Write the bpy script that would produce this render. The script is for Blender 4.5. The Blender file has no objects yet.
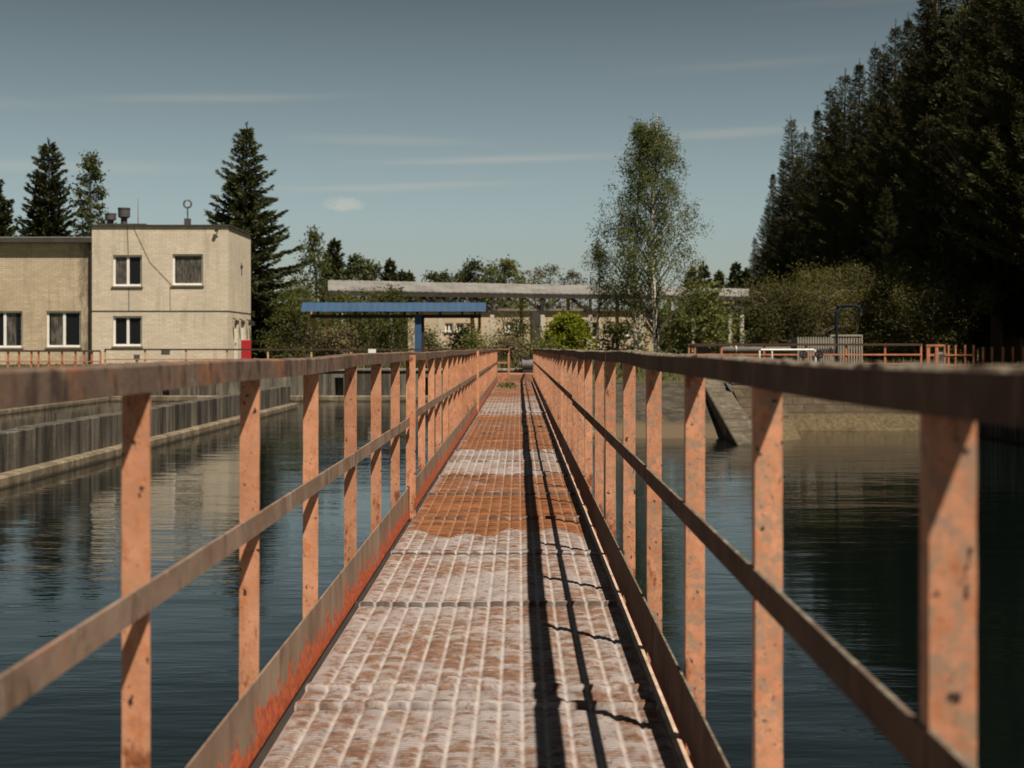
import bpy, bmesh, math, random
import numpy as np
from mathutils import Vector, Matrix, noise as mnoise

rnd = random.Random(7)
S = bpy.context.scene
COL = S.collection
R = math.radians

# ------------------------------------------------------------------ camera numbers
F = 1400.0            # focal length in pixels of the 1024 px wide frame
CX, CY = 519.0, 348.0 # where the bridge's direction vanishes
CAMZ = 1.08           # eye above the deck


def at(px, py, d):
    """a point of the place seen at (px, py), d metres in front of the eye"""
    return Vector(((px - CX) / F * d, d, CAMZ - (py - CY) / F * d))


def ax(px, d):
    return (px - CX) / F * d


def az(py, d):
    return CAMZ - (py - CY) / F * d


WATER = -0.72
GROUND = 0.25

# ------------------------------------------------------------------ materials


class NT:
    def __init__(self, name):
        self.m = bpy.data.materials.new(name)
        self.m.use_nodes = True
        self.t = self.m.node_tree
        self.t.nodes.clear()
        self.out = self.n('ShaderNodeOutputMaterial')
        self.geo = None

    def n(self, kind, **kw):
        nd = self.t.nodes.new(kind)
        for k, v in kw.items():
            setattr(nd, k, v)
        return nd

    def link(self, a, b):
        self.t.links.new(a, b)

    def put(self, sock, v):
        if hasattr(v, 'is_output'):
            self.link(v, sock)
        else:
            if isinstance(v, (tuple, list)) and sock.type == 'RGBA' and len(v) == 3:
                v = (*v, 1)
            sock.default_value = v

    def pos(self, scale=(1, 1, 1), rot=(0, 0, 0)):
        if self.geo is None:
            self.geo = self.n('ShaderNodeNewGeometry')
        mp = self.n('ShaderNodeMapping')
        self.link(self.geo.outputs['Position'], mp.inputs['Vector'])
        mp.inputs['Scale'].default_value = scale
        mp.inputs['Rotation'].default_value = rot
        return mp.outputs[0]

    def noise(self, scale, vec=None, detail=4, rough=.6, dist=0):
        nd = self.n('ShaderNodeTexNoise')
        nd.inputs['Scale'].default_value = scale
        nd.inputs['Detail'].default_value = detail
        nd.inputs['Roughness'].default_value = rough
        nd.inputs['Distortion'].default_value = dist
        self.link(vec if vec is not None else self.pos(), nd.inputs['Vector'])
        return nd.outputs['Fac']

    def ramp(self, fac, stops):
        nd = self.n('ShaderNodeValToRGB')
        e = nd.color_ramp.elements
        while len(e) < len(stops):
            e.new(.5)
        for el, (p, c) in zip(e, stops):
            el.position = p
            el.color = (c, c, c, 1) if isinstance(c, (int, float)) else (*c, 1)
        self.link(fac, nd.inputs[0])
        return nd.outputs[0]

    def mix(self, fac, a, b, mode='MIX'):
        nd = self.n('ShaderNodeMix', data_type='RGBA', blend_type=mode)
        self.put(nd.inputs[0], fac)
        self.put(nd.inputs[6], a)
        self.put(nd.inputs[7], b)
        return nd.outputs[2]

    def math(self, op, a, b=0.0, c=None):
        nd = self.n('ShaderNodeMath', operation=op)
        self.put(nd.inputs[0], a)
        self.put(nd.inputs[1], b)
        if c is not None:
            self.put(nd.inputs[2], c)
        return nd.outputs[0]

    def xyz(self, i):
        if self.geo is None:
            self.geo = self.n('ShaderNodeNewGeometry')
        s = self.n('ShaderNodeSeparateXYZ')
        self.link(self.geo.outputs['Position'], s.inputs[0])
        return s.outputs[i]

    def attr(self, name):
        nd = self.n('ShaderNodeAttribute', attribute_name=name)
        return nd.outputs['Fac']

    def bump(self, h, strength=.3, dist=.01, normal=None):
        nd = self.n('ShaderNodeBump')
        nd.inputs['Strength'].default_value = strength
        nd.inputs['Distance'].default_value = dist
        self.link(h, nd.inputs['Height'])
        if normal is not None:
            self.link(normal, nd.inputs['Normal'])
        return nd.outputs[0]

    def bsdf(self, color, rough=.7, metal=0, normal=None, spec=.3):
        b = self.n('ShaderNodeBsdfPrincipled')
        self.put(b.inputs['Base Color'], color)
        self.put(b.inputs['Roughness'], rough)
        b.inputs['Metallic'].default_value = metal
        b.inputs['Specular IOR Level'].default_value = spec
        if normal is not None:
            self.link(normal, b.inputs['Normal'])
        return b.outputs[0]

    def done(self, sh):
        self.link(sh, self.out.inputs['Surface'])
        return self.m


def simple(name, col, rough=.7, metal=0, var=.25, scale=3.0, spec=.3):
    t = NT(name)
    f = t.noise(scale, detail=6)
    c = t.mix(t.ramp(f, [(.3, 0), (.7, 1)]), tuple(x * (1 - var) for x in col), tuple(min(1, x * (1 + var)) for x in col))
    return t.done(t.bsdf(c, rough, metal, spec=spec))


M = {}


def make_materials():
    # weathered orange paint on the posts
    t = NT('orange_paint')
    base = t.mix(t.ramp(t.noise(9, detail=5), [(.35, 0), (.7, 1)]), (.50, .22, .118), (.66, .32, .185))
    base = t.mix(t.ramp(t.noise(38, t.pos((1, 1, .5)), 5), [(.52, 0), (.62, .6)]), base, (.46, .155, .06))
    lich = t.ramp(t.noise(34, t.pos((1, 1, .9)), 8, .78), [(.47, 0), (.57, .9)])
    side = t.n('ShaderNodeMapRange')
    t.link(t.xyz(0), side.inputs[0])
    side.inputs[1].default_value = -.2; side.inputs[2].default_value = .2
    side.inputs[3].default_value = .25; side.inputs[4].default_value = 1
    base = t.mix(t.math('MULTIPLY', lich, side.outputs[0]), base, (.34, .225, .155))
    chip = t.ramp(t.noise(48, t.pos((1, 1, .8)), 3, .5), [(.665, 0), (.69, 1)])
    base = t.mix(chip, base, (.055, .03, .022))
    chip2 = t.ramp(t.noise(95, None, 3, .5), [(.67, 0), (.70, .8)])
    base = t.mix(chip2, base, (.11, .05, .03))
    ob = t.n('ShaderNodeObjectInfo')
    hv = t.n('ShaderNodeHueSaturation')
    mr = t.n('ShaderNodeMapRange'); t.link(ob.outputs['Random'], mr.inputs[0])
    mr.inputs[3].default_value = .86; mr.inputs[4].default_value = 1.16
    t.link(mr.outputs[0], hv.inputs['Value']); t.link(base, hv.inputs['Color'])
    # rust creeping up from the foot and down from the welded top
    zr = t.n('ShaderNodeMapRange'); t.link(t.xyz(2), zr.inputs[0])
    zr.inputs[1].default_value = .05; zr.inputs[2].default_value = .45; zr.inputs[3].default_value = .12; zr.inputs[4].default_value = -.06
    zt_ = t.n('ShaderNodeMapRange'); t.link(t.xyz(2), zt_.inputs[0])
    zt_.inputs[1].default_value = .80; zt_.inputs[2].default_value = 1.04; zt_.inputs[3].default_value = 0; zt_.inputs[4].default_value = .13
    rz = t.math('ADD', zr.outputs[0], zt_.outputs[0])
    rfac = t.ramp(t.math('ADD', t.noise(17, t.pos((1, 1, .45)), 7, .7), rz), [(.58, 0), (.66, .9)])
    base = t.mix(rfac, hv.outputs[0], t.mix(t.ramp(t.noise(60, None, 4), [(.4, 0), (.6, 1)]), (.14, .048, .022), (.32, .105, .042)))
    nb = t.bump(t.noise(60, None, 5), .35, .003)
    M['orange'] = t.done(t.bsdf(base, .62, 0, nb, .25))

    # brown weathered rails
    t = NT('rust_brown_rail')
    b = t.mix(t.ramp(t.noise(5, t.pos((1, 1, 1)), 6), [(.3, 0), (.7, 1)]), (.135, .085, .058), (.27, .195, .145))
    b = t.mix(t.ramp(t.noise(3.4, t.pos((1, 1, 1.0)), 6, .7), [(.55, 0), (.70, .8)]), b, (.30, .115, .05))
    b = t.mix(t.ramp(t.noise(14, t.pos((1, 1.2, .35)), 5, .7), [(.60, 0), (.70, .8)]), b, (.34, .30, .235))
    b = t.mix(t.ramp(t.noise(24, t.pos((1, 1, .25)), 5, .65), [(.56, 0), (.66, .75)]), b, (.06, .04, .03))
    M['rail'] = t.done(t.bsdf(b, .75, 0, t.bump(t.noise(55, None, 5), .4, .004), .2))

    t = NT('rusty_handrail')
    b = t.mix(t.ramp(t.noise(5, t.pos((1, 1, 1)), 6), [(.3, 0), (.7, 1)]), (.085, .055, .040), (.17, .12, .09))
    b = t.mix(t.ramp(t.noise(4.0, t.pos((1, 1, 1.0)), 7, .75), [(.52, 0), (.66, .9)]), b, (.25, .10, .045))
    b = t.mix(t.ramp(t.noise(15, t.pos((1, 1.2, .5)), 5, .7), [(.60, 0), (.68, .8)]), b, (.26, .225, .17))
    b = t.mix(t.ramp(t.noise(24, t.pos((1, 1, .35)), 5, .65), [(.52, 0), (.62, .85)]), b, (.045, .03, .024))
    M['handrail'] = t.done(t.bsdf(b, .8, 0, t.bump(t.noise(55, None, 5), .5, .005), .2))

    # right handrail, darker with lichen on top
    t = NT('mossy_rail')
    b = t.mix(t.ramp(t.noise(6, None, 6), [(.3, 0), (.7, 1)]), (.07, .042, .032), (.15, .095, .07))
    b = t.mix(t.ramp(t.noise(22, t.pos((1, 1, .25)), 5), [(.55, 0), (.68, .7)]), b, (.21, .13, .09))
    g = t.n('ShaderNodeNewGeometry')
    s = t.n('ShaderNodeSeparateXYZ')
    t.link(g.outputs['True Normal'], s.inputs[0])
    up = t.ramp(s.outputs[2], [(.45, 0), (.8, 1)])
    lic = t.math('MULTIPLY', up, t.ramp(t.noise(13, None, 6, .7), [(.40, .15), (.6, 1)]))
    b = t.mix(lic, b, t.mix(t.ramp(t.noise(45, None, 4), [(.4, 0), (.62, 1)]), (.085, .075, .05), (.25, .23, .18)))
    M['mossrail'] = t.done(t.bsdf(b, .9, 0, t.bump(t.noise(80, None, 5), .5, .004), .15))

    # toe plate : brown above, flaking red primer below
    t = NT('toe_plate_paint')
    b = t.mix(t.ramp(t.noise(5, t.pos((1, 1, .4)), 6), [(.3, 0), (.7, 1)]), (.15, .095, .065), (.28, .205, .15))
    b = t.mix(t.ramp(t.noise(18, t.pos((1, 1, .2)), 5), [(.55, 0), (.7, .8)]), b, (.08, .05, .04))
    zz = t.n('ShaderNodeMapRange')
    t.link(t.xyz(2), zz.inputs[0])
    zz.inputs[1].default_value = .02; zz.inputs[2].default_value = .17
    zz.inputs[3].default_value = .20; zz.inputs[4].default_value = -.14
    fac = t.ramp(t.math('ADD', t.noise(15, t.pos((1, .8, 1)), 8, .7), zz.outputs[0]), [(.54, 0), (.58, 1)])
    red = t.mix(t.ramp(t.noise(40, None, 4), [(.4, 0), (.6, 1)]), (.30, .055, .025), (.52, .13, .05))
    b = t.mix(fac, b, red)
    M['toe'] = t.done(t.bsdf(b, .7, 0, t.bump(t.noise(50, None, 5), .4, .004), .2))

    # deck
    t = NT('rusty_deck_metal')
    rust = t.attr('rust')
    valley = t.attr('valley')
    pale = t.mix(t.ramp(t.noise(7, None, 6), [(.3, 0), (.7, 1)]), (.215, .178, .165), (.35, .305, .290))
    big = t.math('MULTIPLY', t.math('SUBTRACT', t.noise(1.7, t.pos((1, .8, 1)), 3), .5), .45)
    spots = t.ramp(t.math('ADD', t.noise(11, t.pos((1, 1.5, 1)), 9, .75), big), [(.47, 0), (.56, 1)])
    pale = t.mix(t.math('MULTIPLY', spots, .85), pale, t.mix(t.ramp(t.noise(31, None, 4), [(.4, 0), (.6, 1)]), (.100, .043, .019), (.215, .098, .044)))
    sp2 = t.ramp(t.noise(26, t.pos((1, 1.6, 1)), 5, .7), [(.57, 0), (.64, 1)])
    pale = t.mix(t.math('MULTIPLY', sp2, .8), pale, (.075, .036, .02))
    rusty = t.mix(t.ramp(t.math('ADD', t.math('MULTIPLY', t.noise(8, t.pos((.7, 1.6, 1)), 8, .75), .6), t.math('MULTIPLY', t.noise(2.4, t.pos((.3, 2.4, 1)), 5, .65), .4)), [(.40, 0), (.60, 1)]), (.050, .017, .008), (.30, .115, .042))
    rf = t.ramp(t.math('ADD', t.math('MULTIPLY', t.noise(4.5, t.pos((1, 1.1, 1)), 9, .75), 1.1), t.math('SUBTRACT', rust, .62)), [(.36, 0), (.66, 1)])
    c = t.mix(rf, pale, rusty)
    vcol = t.mix(rf, (.42, .375, .35), (.27, .155, .085))
    c = t.mix(t.math('MULTIPLY', t.attr('slot'), .85), c, (.028, .02, .016))
    vm = t.ramp(t.noise(14, t.pos((1, .6, 1)), 5, .7), [(.38, .35), (.6, .95)])
    c = t.mix(t.math('MULTIPLY', valley, vm), c, vcol)
    M['deck'] = t.done(t.bsdf(c, .62, .0, t.bump(t.noise(70, None, 5), .35, .003), .3))

    # concrete with vertical streaks
    def conc(name, a, b2, streak, band=None, wet=None):
        t = NT(name)
        c = t.mix(t.ramp(t.noise(1.3, None, 7), [(.3, 0), (.7, 1)]), a, b2)
        st = t.ramp(t.noise(2.6, t.pos((1, 1, .07)), 5, .75), [(.42, 0), (.58, 1)])
        c = t.mix(t.math('MULTIPLY', st, .9), c, streak)
        st2 = t.ramp(t.noise(5.5, t.pos((1, 1, .05)), 4, .7), [(.58, 0), (.66, .6)])
        c = t.mix(st2, c, tuple(min(1, x * 1.5) for x in b2))
        c = t.mix(t.ramp(t.noise(30, None, 5), [(.5, 0), (.75, .5)]), c, tuple(x * .6 for x in a))
        tide = t.n('ShaderNodeMapRange')
        t.link(t.math('ADD', t.xyz(2), t.math('MULTIPLY', t.noise(3, None, 4), .12)), tide.inputs[0])
        tide.inputs[1].default_value = WATER + .075; tide.inputs[2].default_value = WATER + .115
        tide.inputs[3].default_value = .8; tide.inputs[4].default_value = 0
        if band is None:
            c = t.mix(tide.outputs[0], c, (.028, .026, .016))
        if band:
            zz = t.math('ADD', t.xyz(2), t.math('MULTIPLY', t.noise(.8, None, 4), .12))
            mr = t.n('ShaderNodeMapRange')
            t.link(zz, mr.inputs[0])
            mr.inputs[1].default_value = band[0]; mr.inputs[2].default_value = band[1]
            mr.inputs[3].default_value = 1; mr.inputs[4].default_value = 0
            c = t.mix(mr.outputs[0], c, band[2])
        return t.done(t.bsdf(c, .88, 0, t.bump(t.noise(16, None, 6), .5, .02), .2))
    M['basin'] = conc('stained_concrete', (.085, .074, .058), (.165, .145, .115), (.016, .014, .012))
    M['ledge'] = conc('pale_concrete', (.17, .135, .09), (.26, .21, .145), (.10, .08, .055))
    M['farwall'] = conc('grey_concrete', (.13, .115, .09), (.22, .195, .155), (.045, .04, .033))
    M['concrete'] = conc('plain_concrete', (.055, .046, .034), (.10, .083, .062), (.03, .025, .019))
    M['bankconc'] = conc('bank_concrete', (.055, .046, .034), (.10, .083, .062), (.03, .025, .019), band=(-.46, -.38, (.11, .082, .05)))
    M['beamconc'] = conc('beam_concrete', (.11, .09, .065), (.18, .15, .11), (.06, .05, .037))
    M['coping'] = conc('coping_concrete', (.24, .215, .175), (.36, .32, .26), (.13, .115, .095))

    # stone revetment
    t = NT('stone_revetment')
    br = t.n('ShaderNodeTexBrick')
    t.link(t.pos((1, 1, 1), (R(90), 0, 0)), br.inputs['Vector'])
    br.inputs['Scale'].default_value = 1
    br.inputs['Brick Width'].default_value = .45
    br.inputs['Row Height'].default_value = .17
    br.inputs['Mortar Size'].default_value = .018
    br.inputs['Mortar Smooth'].default_value = .4
    br.inputs['Color1'].default_value = (.075, .057, .036, 1)
    br.inputs['Color2'].default_value = (.115, .088, .057, 1)
    br.inputs['Mortar'].default_value = (.055, .042, .027, 1)
    c = t.mix(t.ramp(t.noise(4, None, 7, .7), [(.38, 0), (.66, .8)]), br.outputs['Color'], (.045, .034, .022))
    mr = t.n('ShaderNodeMapRange')
    t.link(t.math('ADD', t.xyz(2), t.math('MULTIPLY', t.noise(2, None, 5), .10)), mr.inputs[0])
    mr.inputs[1].default_value = -.36; mr.inputs[2].default_value = -.30
    mr.inputs[3].default_value = 1; mr.inputs[4].default_value = 0
    c = t.mix(mr.outputs[0], c, t.mix(t.ramp(t.noise(12, None, 6), [(.35, 0), (.65, 1)]), (.075, .056, .031), (.135, .102, .058)))
    M['stone'] = t.done(t.bsdf(c, .9, 0, t.bump(t.noise(9, None, 6), .6, .03), .15))

    # white silicate brick
    def brick(name, c1, c2, mortar, side):
        t = NT(name)
        br = t.n('ShaderNodeTexBrick')
        rot = (R(90), 0, 0) if not side else (R(90), 0, R(90))
        mp = t.pos((1, 1, 1), rot)
        if side:
            s = t.n('ShaderNodeSeparateXYZ'); t.link(t.geo.outputs['Position'], s.inputs[0])
            cb = t.n('ShaderNodeCombineXYZ'); t.link(s.outputs[1], cb.inputs[0]); t.link(s.outputs[2], cb.inputs[1])
            mp = cb.outputs[0]
        else:
            s = t.n('ShaderNodeSeparateXYZ'); t.link(t.pos(), s.inputs[0])
            cb = t.n('ShaderNodeCombineXYZ'); t.link(s.outputs[0], cb.inputs[0]); t.link(s.outputs[2], cb.inputs[1])
            mp = cb.outputs[0]
        t.link(mp, br.inputs['Vector'])
        br.inputs['Scale'].default_value = 1
        br.inputs['Brick Width'].default_value = .36
        br.inputs['Row Height'].default_value = .115
        br.inputs['Mortar Size'].default_value = .012
        br.inputs['Mortar Smooth'].default_value = .3
        br.inputs['Color1'].default_value = (*c1, 1)
        br.inputs['Color2'].default_value = (*c2, 1)
        br.inputs['Mortar'].default_value = (*mortar, 1)
        c = t.mix(t.ramp(t.noise(.5, None, 6), [(.35, 0), (.7, .45)]), br.outputs['Color'], tuple(x * .72 for x in c1))
        c = t.mix(t.ramp(t.noise(2.2, t.pos((1, 1, .12)), 5, .7), [(.53, 0), (.70, .55)]), c, tuple(x * .5 for x in c1))
        return t, c
    t, c = brick('cream_brick', (.58, .495, .385), (.69, .60, .48), (.47, .40, .31), False)
    M['brick'] = t.done(t.bsdf(c, .85, 0, t.bump(t.noise(20, None, 4), .3, .01), .2))
    t, c = brick('cream_brick_side', (.58, .495, .385), (.69, .60, .48), (.47, .40, .31), True)
    M['brickside'] = t.done(t.bsdf(c, .85, 0, None, .2))
    t, c = brick('stained_brick', (.47, .38, .26), (.60, .49, .36), (.33, .265, .18), False)
    # dark run-off from the eave gutter near the junction with the taller block
    mr = t.n('ShaderNodeMapRange'); t.link(t.xyz(0), mr.inputs[0])
    mr.inputs[1].default_value = -23.4; mr.inputs[2].default_value = -21.5
    mr.inputs[3].default_value = -.3; mr.inputs[4].default_value = .22
    f = t.ramp(t.math('ADD', t.noise(2.4, t.pos((1, 1, .3)), 7, .75), mr.outputs[0]), [(.52, 0), (.68, .8)])
    c = t.mix(f, c, (.13, .105, .075))
    c = t.mix(t.ramp(t.noise(.9, t.pos((1, 1, .25)), 5, .6), [(.62, 0), (.68, .5)]), c, (.66, .60, .50))
    M['brickstain'] = t.done(t.bsdf(c, .85, 0, None, .2))

    # water
    t = NT('basin_water')
    n1 = t.noise(1.1, t.pos((.55, 1.9, 1), (0, 0, R(8))), 5, .55, .3)
    n2 = t.noise(5.5, t.pos((.5, 1.6, 1), (0, 0, R(-6))), 3, .5, .2)
    n3 = t.noise(.22, t.pos((1, 1.6, 1)), 3)
    h = t.math('ADD', t.math('MULTIPLY', n1, .75), t.math('MULTIPLY', n2, .16))
    h = t.math('MULTIPLY', h, t.ramp(n3, [(.35, .25), (.62, 1)]))
    nb = t.bump(h, .14, .12)
    b = t.n('ShaderNodeBsdfPrincipled')
    b.inputs['Base Color'].default_value = (.0022, .0042, .0038, 1)
    b.inputs['Roughness'].default_value = .03
    b.inputs['IOR'].default_value = 1.33
    b.inputs['Specular IOR Level'].default_value = .52
    t.link(nb, b.inputs['Normal'])
    M['water'] = t.done(b.outputs[0])

    # ground
    t = NT('grassy_ground')
    c = t.mix(t.ramp(t.noise(.35, None, 8), [(.35, 0), (.65, 1)]), (.045, .05, .017), (.13, .105, .055))
    c = t.mix(t.ramp(t.noise(6, None, 6), [(.4, 0), (.7, .8)]), c, (.07, .075, .028))
    M['ground'] = t.done(t.bsdf(c, .95, 0, t.bump(t.noise(8, None, 6), .8, .06), .1))

    # foliage
    def leaf(name, dark, light, trans=.25, scale=.8):
        t = NT(name)
        ob = t.n('ShaderNodeObjectInfo')
        f = t.ramp(t.noise(scale, None, 4, .6), [(.32, 0), (.68, 1)])
        c = t.mix(f, dark, light)
        hs = t.n('ShaderNodeHueSaturation')
        t.link(c, hs.inputs['Color'])
        mr = t.n('ShaderNodeMapRange')
        t.link(ob.outputs['Random'], mr.inputs[0])
        mr.inputs[3].default_value = .72; mr.inputs[4].default_value = 1.25
        t.link(mr.outputs[0], hs.inputs['Value'])
        p = t.bsdf(hs.outputs[0], .75, 0, None, .12)
        tr = t.n('ShaderNodeBsdfTranslucent')
        t.link(hs.outputs[0], tr.inputs[0])
        ms = t.n('ShaderNodeMixShader')
        ms.inputs[0].default_value = trans
        t.link(p, ms.inputs[1]); t.link(tr.outputs[0], ms.inputs[2])
        return t.done(ms.outputs[0])
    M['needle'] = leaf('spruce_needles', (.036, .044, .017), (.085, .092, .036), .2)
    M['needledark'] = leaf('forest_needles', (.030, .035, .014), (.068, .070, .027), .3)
    M['birchleaf'] = leaf('birch_leaves', (.095, .115, .034), (.19, .205, .07), .5)
    M['poplarleaf'] = leaf('poplar_leaves', (.055, .068, .026), (.115, .125, .052), .35)
    M['willow'] = leaf('willow_leaves', (.065, .066, .020), (.15, .138, .044), .4)
    M['brightleaf'] = leaf('lime_leaves', (.17, .20, .014), (.33, .35, .035), .4, 2.5)
    M['shrubleaf'] = leaf('shrub_leaves', (.072, .085, .022), (.165, .170, .050), .35)
    M['brownleaf'] = leaf('brown_twigs', (.085, .07, .035), (.16, .135, .065), .2)
    M['grass'] = leaf('grass_blades', (.05, .055, .02), (.15, .13, .06), .2, .6)

    M['bark'] = simple('dark_bark', (.065, .048, .035), .9)
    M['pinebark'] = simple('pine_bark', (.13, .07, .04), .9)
    t = NT('birch_bark')
    c = t.mix(t.ramp(t.noise(5, t.pos((.6, .6, 2.2)), 5, .7), [(.50, 0), (.60, 1)]), (.62, .57, .50), (.08, .07, .06))
    M['birchbark'] = t.done(t.bsdf(c, .8))
    M['twig'] = simple('birch_twigs', (.09, .07, .055), .9)
    M['bare'] = simple('pale_bark', (.22, .18, .14), .9)

    M['white'] = simple('white_frame', (.78, .76, .72), .5, var=.06)
    t = NT('window_glass')
    b = t.n('ShaderNodeBsdfPrincipled')
    b.inputs['Base Color'].default_value = (.012, .013, .014, 1)
    b.inputs['Roughness'].default_value = .06
    b.inputs['Specular IOR Level'].default_value = .12
    M['glass'] = t.done(b.outputs[0])
    t = NT('net_curtain')
    w = t.ramp(t.noise(7, t.pos((1.6, 1, .35)), 4), [(.4, 0), (.6, 1)])
    M['curtain'] = t.done(t.bsdf(t.mix(w, (.035, .032, .028), (.13, .115, .095)), .4, 0, None, .4))
    M['roofdark'] = simple('roof_felt', (.055, .05, .046), .8)
    M['rooftin'] = simple('roof_tin', (.21, .17, .14), .6)
    M['sheet'] = simple('roof_sheet', (.185, .178, .165), .8, var=.3, scale=.8)
    M['bluesheet'] = simple('blue_sheet', (.04, .095, .19), .6, var=.15, scale=1.2)
    M['bluedark'] = simple('dark_blue_paint', (.003, .009, .014), .85)
    M['steel'] = simple('dark_steel', (.035, .027, .023), .7)
    M['galv'] = simple('galvanised_steel', (.30, .29, .27), .5, .4, var=.15)
    M['vent'] = simple('vent_steel', (.085, .08, .075), .6, .2)
    M['beige'] = simple('beige_render', (.52, .41, .29), .85, var=.16, scale=.6)
    M['red'] = simple('red_paint', (.40, .022, .026), .5, var=.12)
    M['slat'] = simple('pale_slats', (.30, .27, .215), .7, var=.15)
    M['pipe'] = simple('dark_pipe', (.10, .085, .075), .65)
    M['postwhite'] = simple('whitewashed_concrete', (.48, .44, .37), .85, var=.15, scale=2)
    M['fenceorange'] = simple('fence_orange', (.42, .16, .085), .7, var=.25, scale=4)
    M['fencedark'] = simple('fence_dark', (.06, .035, .027), .8)
    M['fencepale'] = simple('fence_pale', (.50, .34, .19), .8)
    M['machine'] = simple('machine_grey', (.12, .125, .12), .6)
    M['tar'] = simple('dark_void', (.02, .02, .02), .9)
    M['edge'] = simple('edge_angle_paint', (.46, .33, .25), .6, var=.45, scale=7)
    M['endstep'] = simple('end_step_rust', (.25, .13, .075), .8, var=.4, scale=6)
    M['cable'] = simple('cable_black', (.05, .045, .04), .8)


make_materials()

# ------------------------------------------------------------------ mesh helpers


class MB:
    def __init__(self):
        self.v = []
        self.f = []

    def add(self, vs, fs):
        o = len(self.v)
        self.v += [tuple(p) for p in vs]
        self.f += [tuple(i + o for i in f) for f in fs]
        return self

    def box(self, x0, x1, y0, y1, z0, z1):
        return self.add([(x0, y0, z0), (x1, y0, z0), (x1, y1, z0), (x0, y1, z0), (x0, y0, z1), (x1, y0, z1), (x1, y1, z1), (x0, y1, z1)],
                        [(0, 3, 2, 1), (4, 5, 6, 7), (0, 1, 5, 4), (1, 2, 6, 5), (2, 3, 7, 6), (3, 0, 4, 7)])

    def bar(self, a, b, w, h, up=(0, 0, 1)):
        a, b = Vector(a), Vector(b)
        d = (b - a).normalized()
        u = Vector(up)
        s = d.cross(u)
        if s.length < 1e-4:
            s = d.cross(Vector((1, 0, 0)))
        s.normalize()
        u = s.cross(d)
        pts = []
        for p in (a, b):
            for i, j in ((-1, -1), (1, -1), (1, 1), (-1, 1)):
                pts.append(p + s * (i * w / 2) + u * (j * h / 2))
        return self.add(pts, [(0, 1, 2, 3), (7, 6, 5, 4), (0, 4, 5, 1), (1, 5, 6, 2), (2, 6, 7, 3), (3, 7, 4, 0)])

    def tube(self, pts, r, n=8, cap=True):
        pts = [Vector(p) for p in pts]
        rs = r if isinstance(r, (list, tuple)) else [r] * len(pts)
        vs, fs = [], []
        ref = Vector((.31, .17, .93))
        for i, p in enumerate(pts):
            d = (pts[min(i + 1, len(pts) - 1)] - pts[max(i - 1, 0)]).normalized()
            s = d.cross(ref)
            if s.length < .05:
                s = d.cross(Vector((1, 0, 0)))
            s.normalize()
            u = s.cross(d)
            for k in range(n):
                a = 2 * math.pi * k / n
                vs.append(p + (s * math.cos(a) + u * math.sin(a)) * rs[i])
        for i in range(len(pts) - 1):
            for k in range(n):
                a, b = i * n + k, i * n + (k + 1) % n
                fs.append((a, b, b + n, a + n))
        if cap:
            fs.append(tuple(range(n)))
            fs.append(tuple((len(pts) - 1) * n + k for k in range(n))[::-1])
        return self.add(vs, fs)

    def lathe(self, c, prof, n=16):
        """prof: (radius, z) pairs from bottom to top"""
        vs, fs = [], []
        for r, z in prof:
            for k in range(n):
                a = 2 * math.pi * k / n
                vs.append((c[0] + r * math.cos(a), c[1] + r * math.sin(a), c[2] + z))
        for i in range(len(prof) - 1):
            for k in range(n):
                a, b = i * n + k, i * n + (k + 1) % n
                fs.append((a, b, b + n, a + n))
        fs.append(tuple(range(n))[::-1])
        fs.append(tuple((len(prof) - 1) * n + k for k in range(n)))
        return self.add(vs, fs)

    def build(self, name, mat, parent=None, bevel=0, smooth=False):
        off = Vector((0, 0, 0))
        p = parent
        while p is not None:
            off += p.location
            p = p.parent
        me = bpy.data.meshes.new(name)
        me.from_pydata([(a - off.x, b - off.y, c - off.z) for a, b, c in self.v], [], self.f)
        me.materials.append(mat)
        bm = bmesh.new()
        bm.from_mesh(me)
        bmesh.ops.recalc_face_normals(bm, faces=bm.faces)
        if bevel:
            bmesh.ops.bevel(bm, geom=list(bm.edges), offset=bevel, segments=1, affect='EDGES')
        bm.to_mesh(me)
        bm.free()
        if smooth:
            me.polygons.foreach_set('use_smooth', [True] * len(me.polygons))
        o = bpy.data.objects.new(name, me)
        COL.objects.link(o)
        o.parent = parent
        return o


def npmesh(name, verts, faces, mat, parent=None, smooth=False):
    """verts (n,3) already local; faces (m,k)"""
    me = bpy.data.meshes.new(name)
    n, m, k = len(verts), len(faces), faces.shape[1]
    me.vertices.add(n)
    me.vertices.foreach_set('co', verts.astype(np.float32).ravel())
    me.loops.add(m * k)
    me.loops.foreach_set('vertex_index', faces.astype(np.int32).ravel())
    me.polygons.add(m)
    me.polygons.foreach_set('loop_start', np.arange(0, m * k, k, dtype=np.int32))
    if smooth:
        me.polygons.foreach_set('use_smooth', np.ones(m, dtype=bool))
    me.update(calc_edges=True)
    me.materials.append(mat)
    o = bpy.data.objects.new(name, me)
    COL.objects.link(o)
    o.parent = parent
    return o


def tag(o, label=None, cat=None, group=None, kind=None):
    if label: o['label'] = label
    if cat: o['category'] = cat
    if group: o['group'] = group
    if kind: o['kind'] = kind
    return o


def thing(name, label, cat, loc=(0, 0, 0), group=None):
    o = bpy.data.objects.new(name, None)
    COL.objects.link(o)
    o.location = loc
    o.empty_display_size = .2
    return tag(o, label, cat, group)


def copy_thing(o, loc, label=None, rz=0, sc=1.0):
    c = o.copy()
    COL.objects.link(c)
    c.location = loc
    c.rotation_euler = (0, 0, rz)
    c.scale = (sc, sc, sc)
    if label: c['label'] = label
    for ch in list(o.children):
        d = ch.copy()
        COL.objects.link(d)
        d.parent = c
        for g in list(ch.children):
            e = g.copy()
            COL.objects.link(e)
            e.parent = d
    return c


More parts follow.
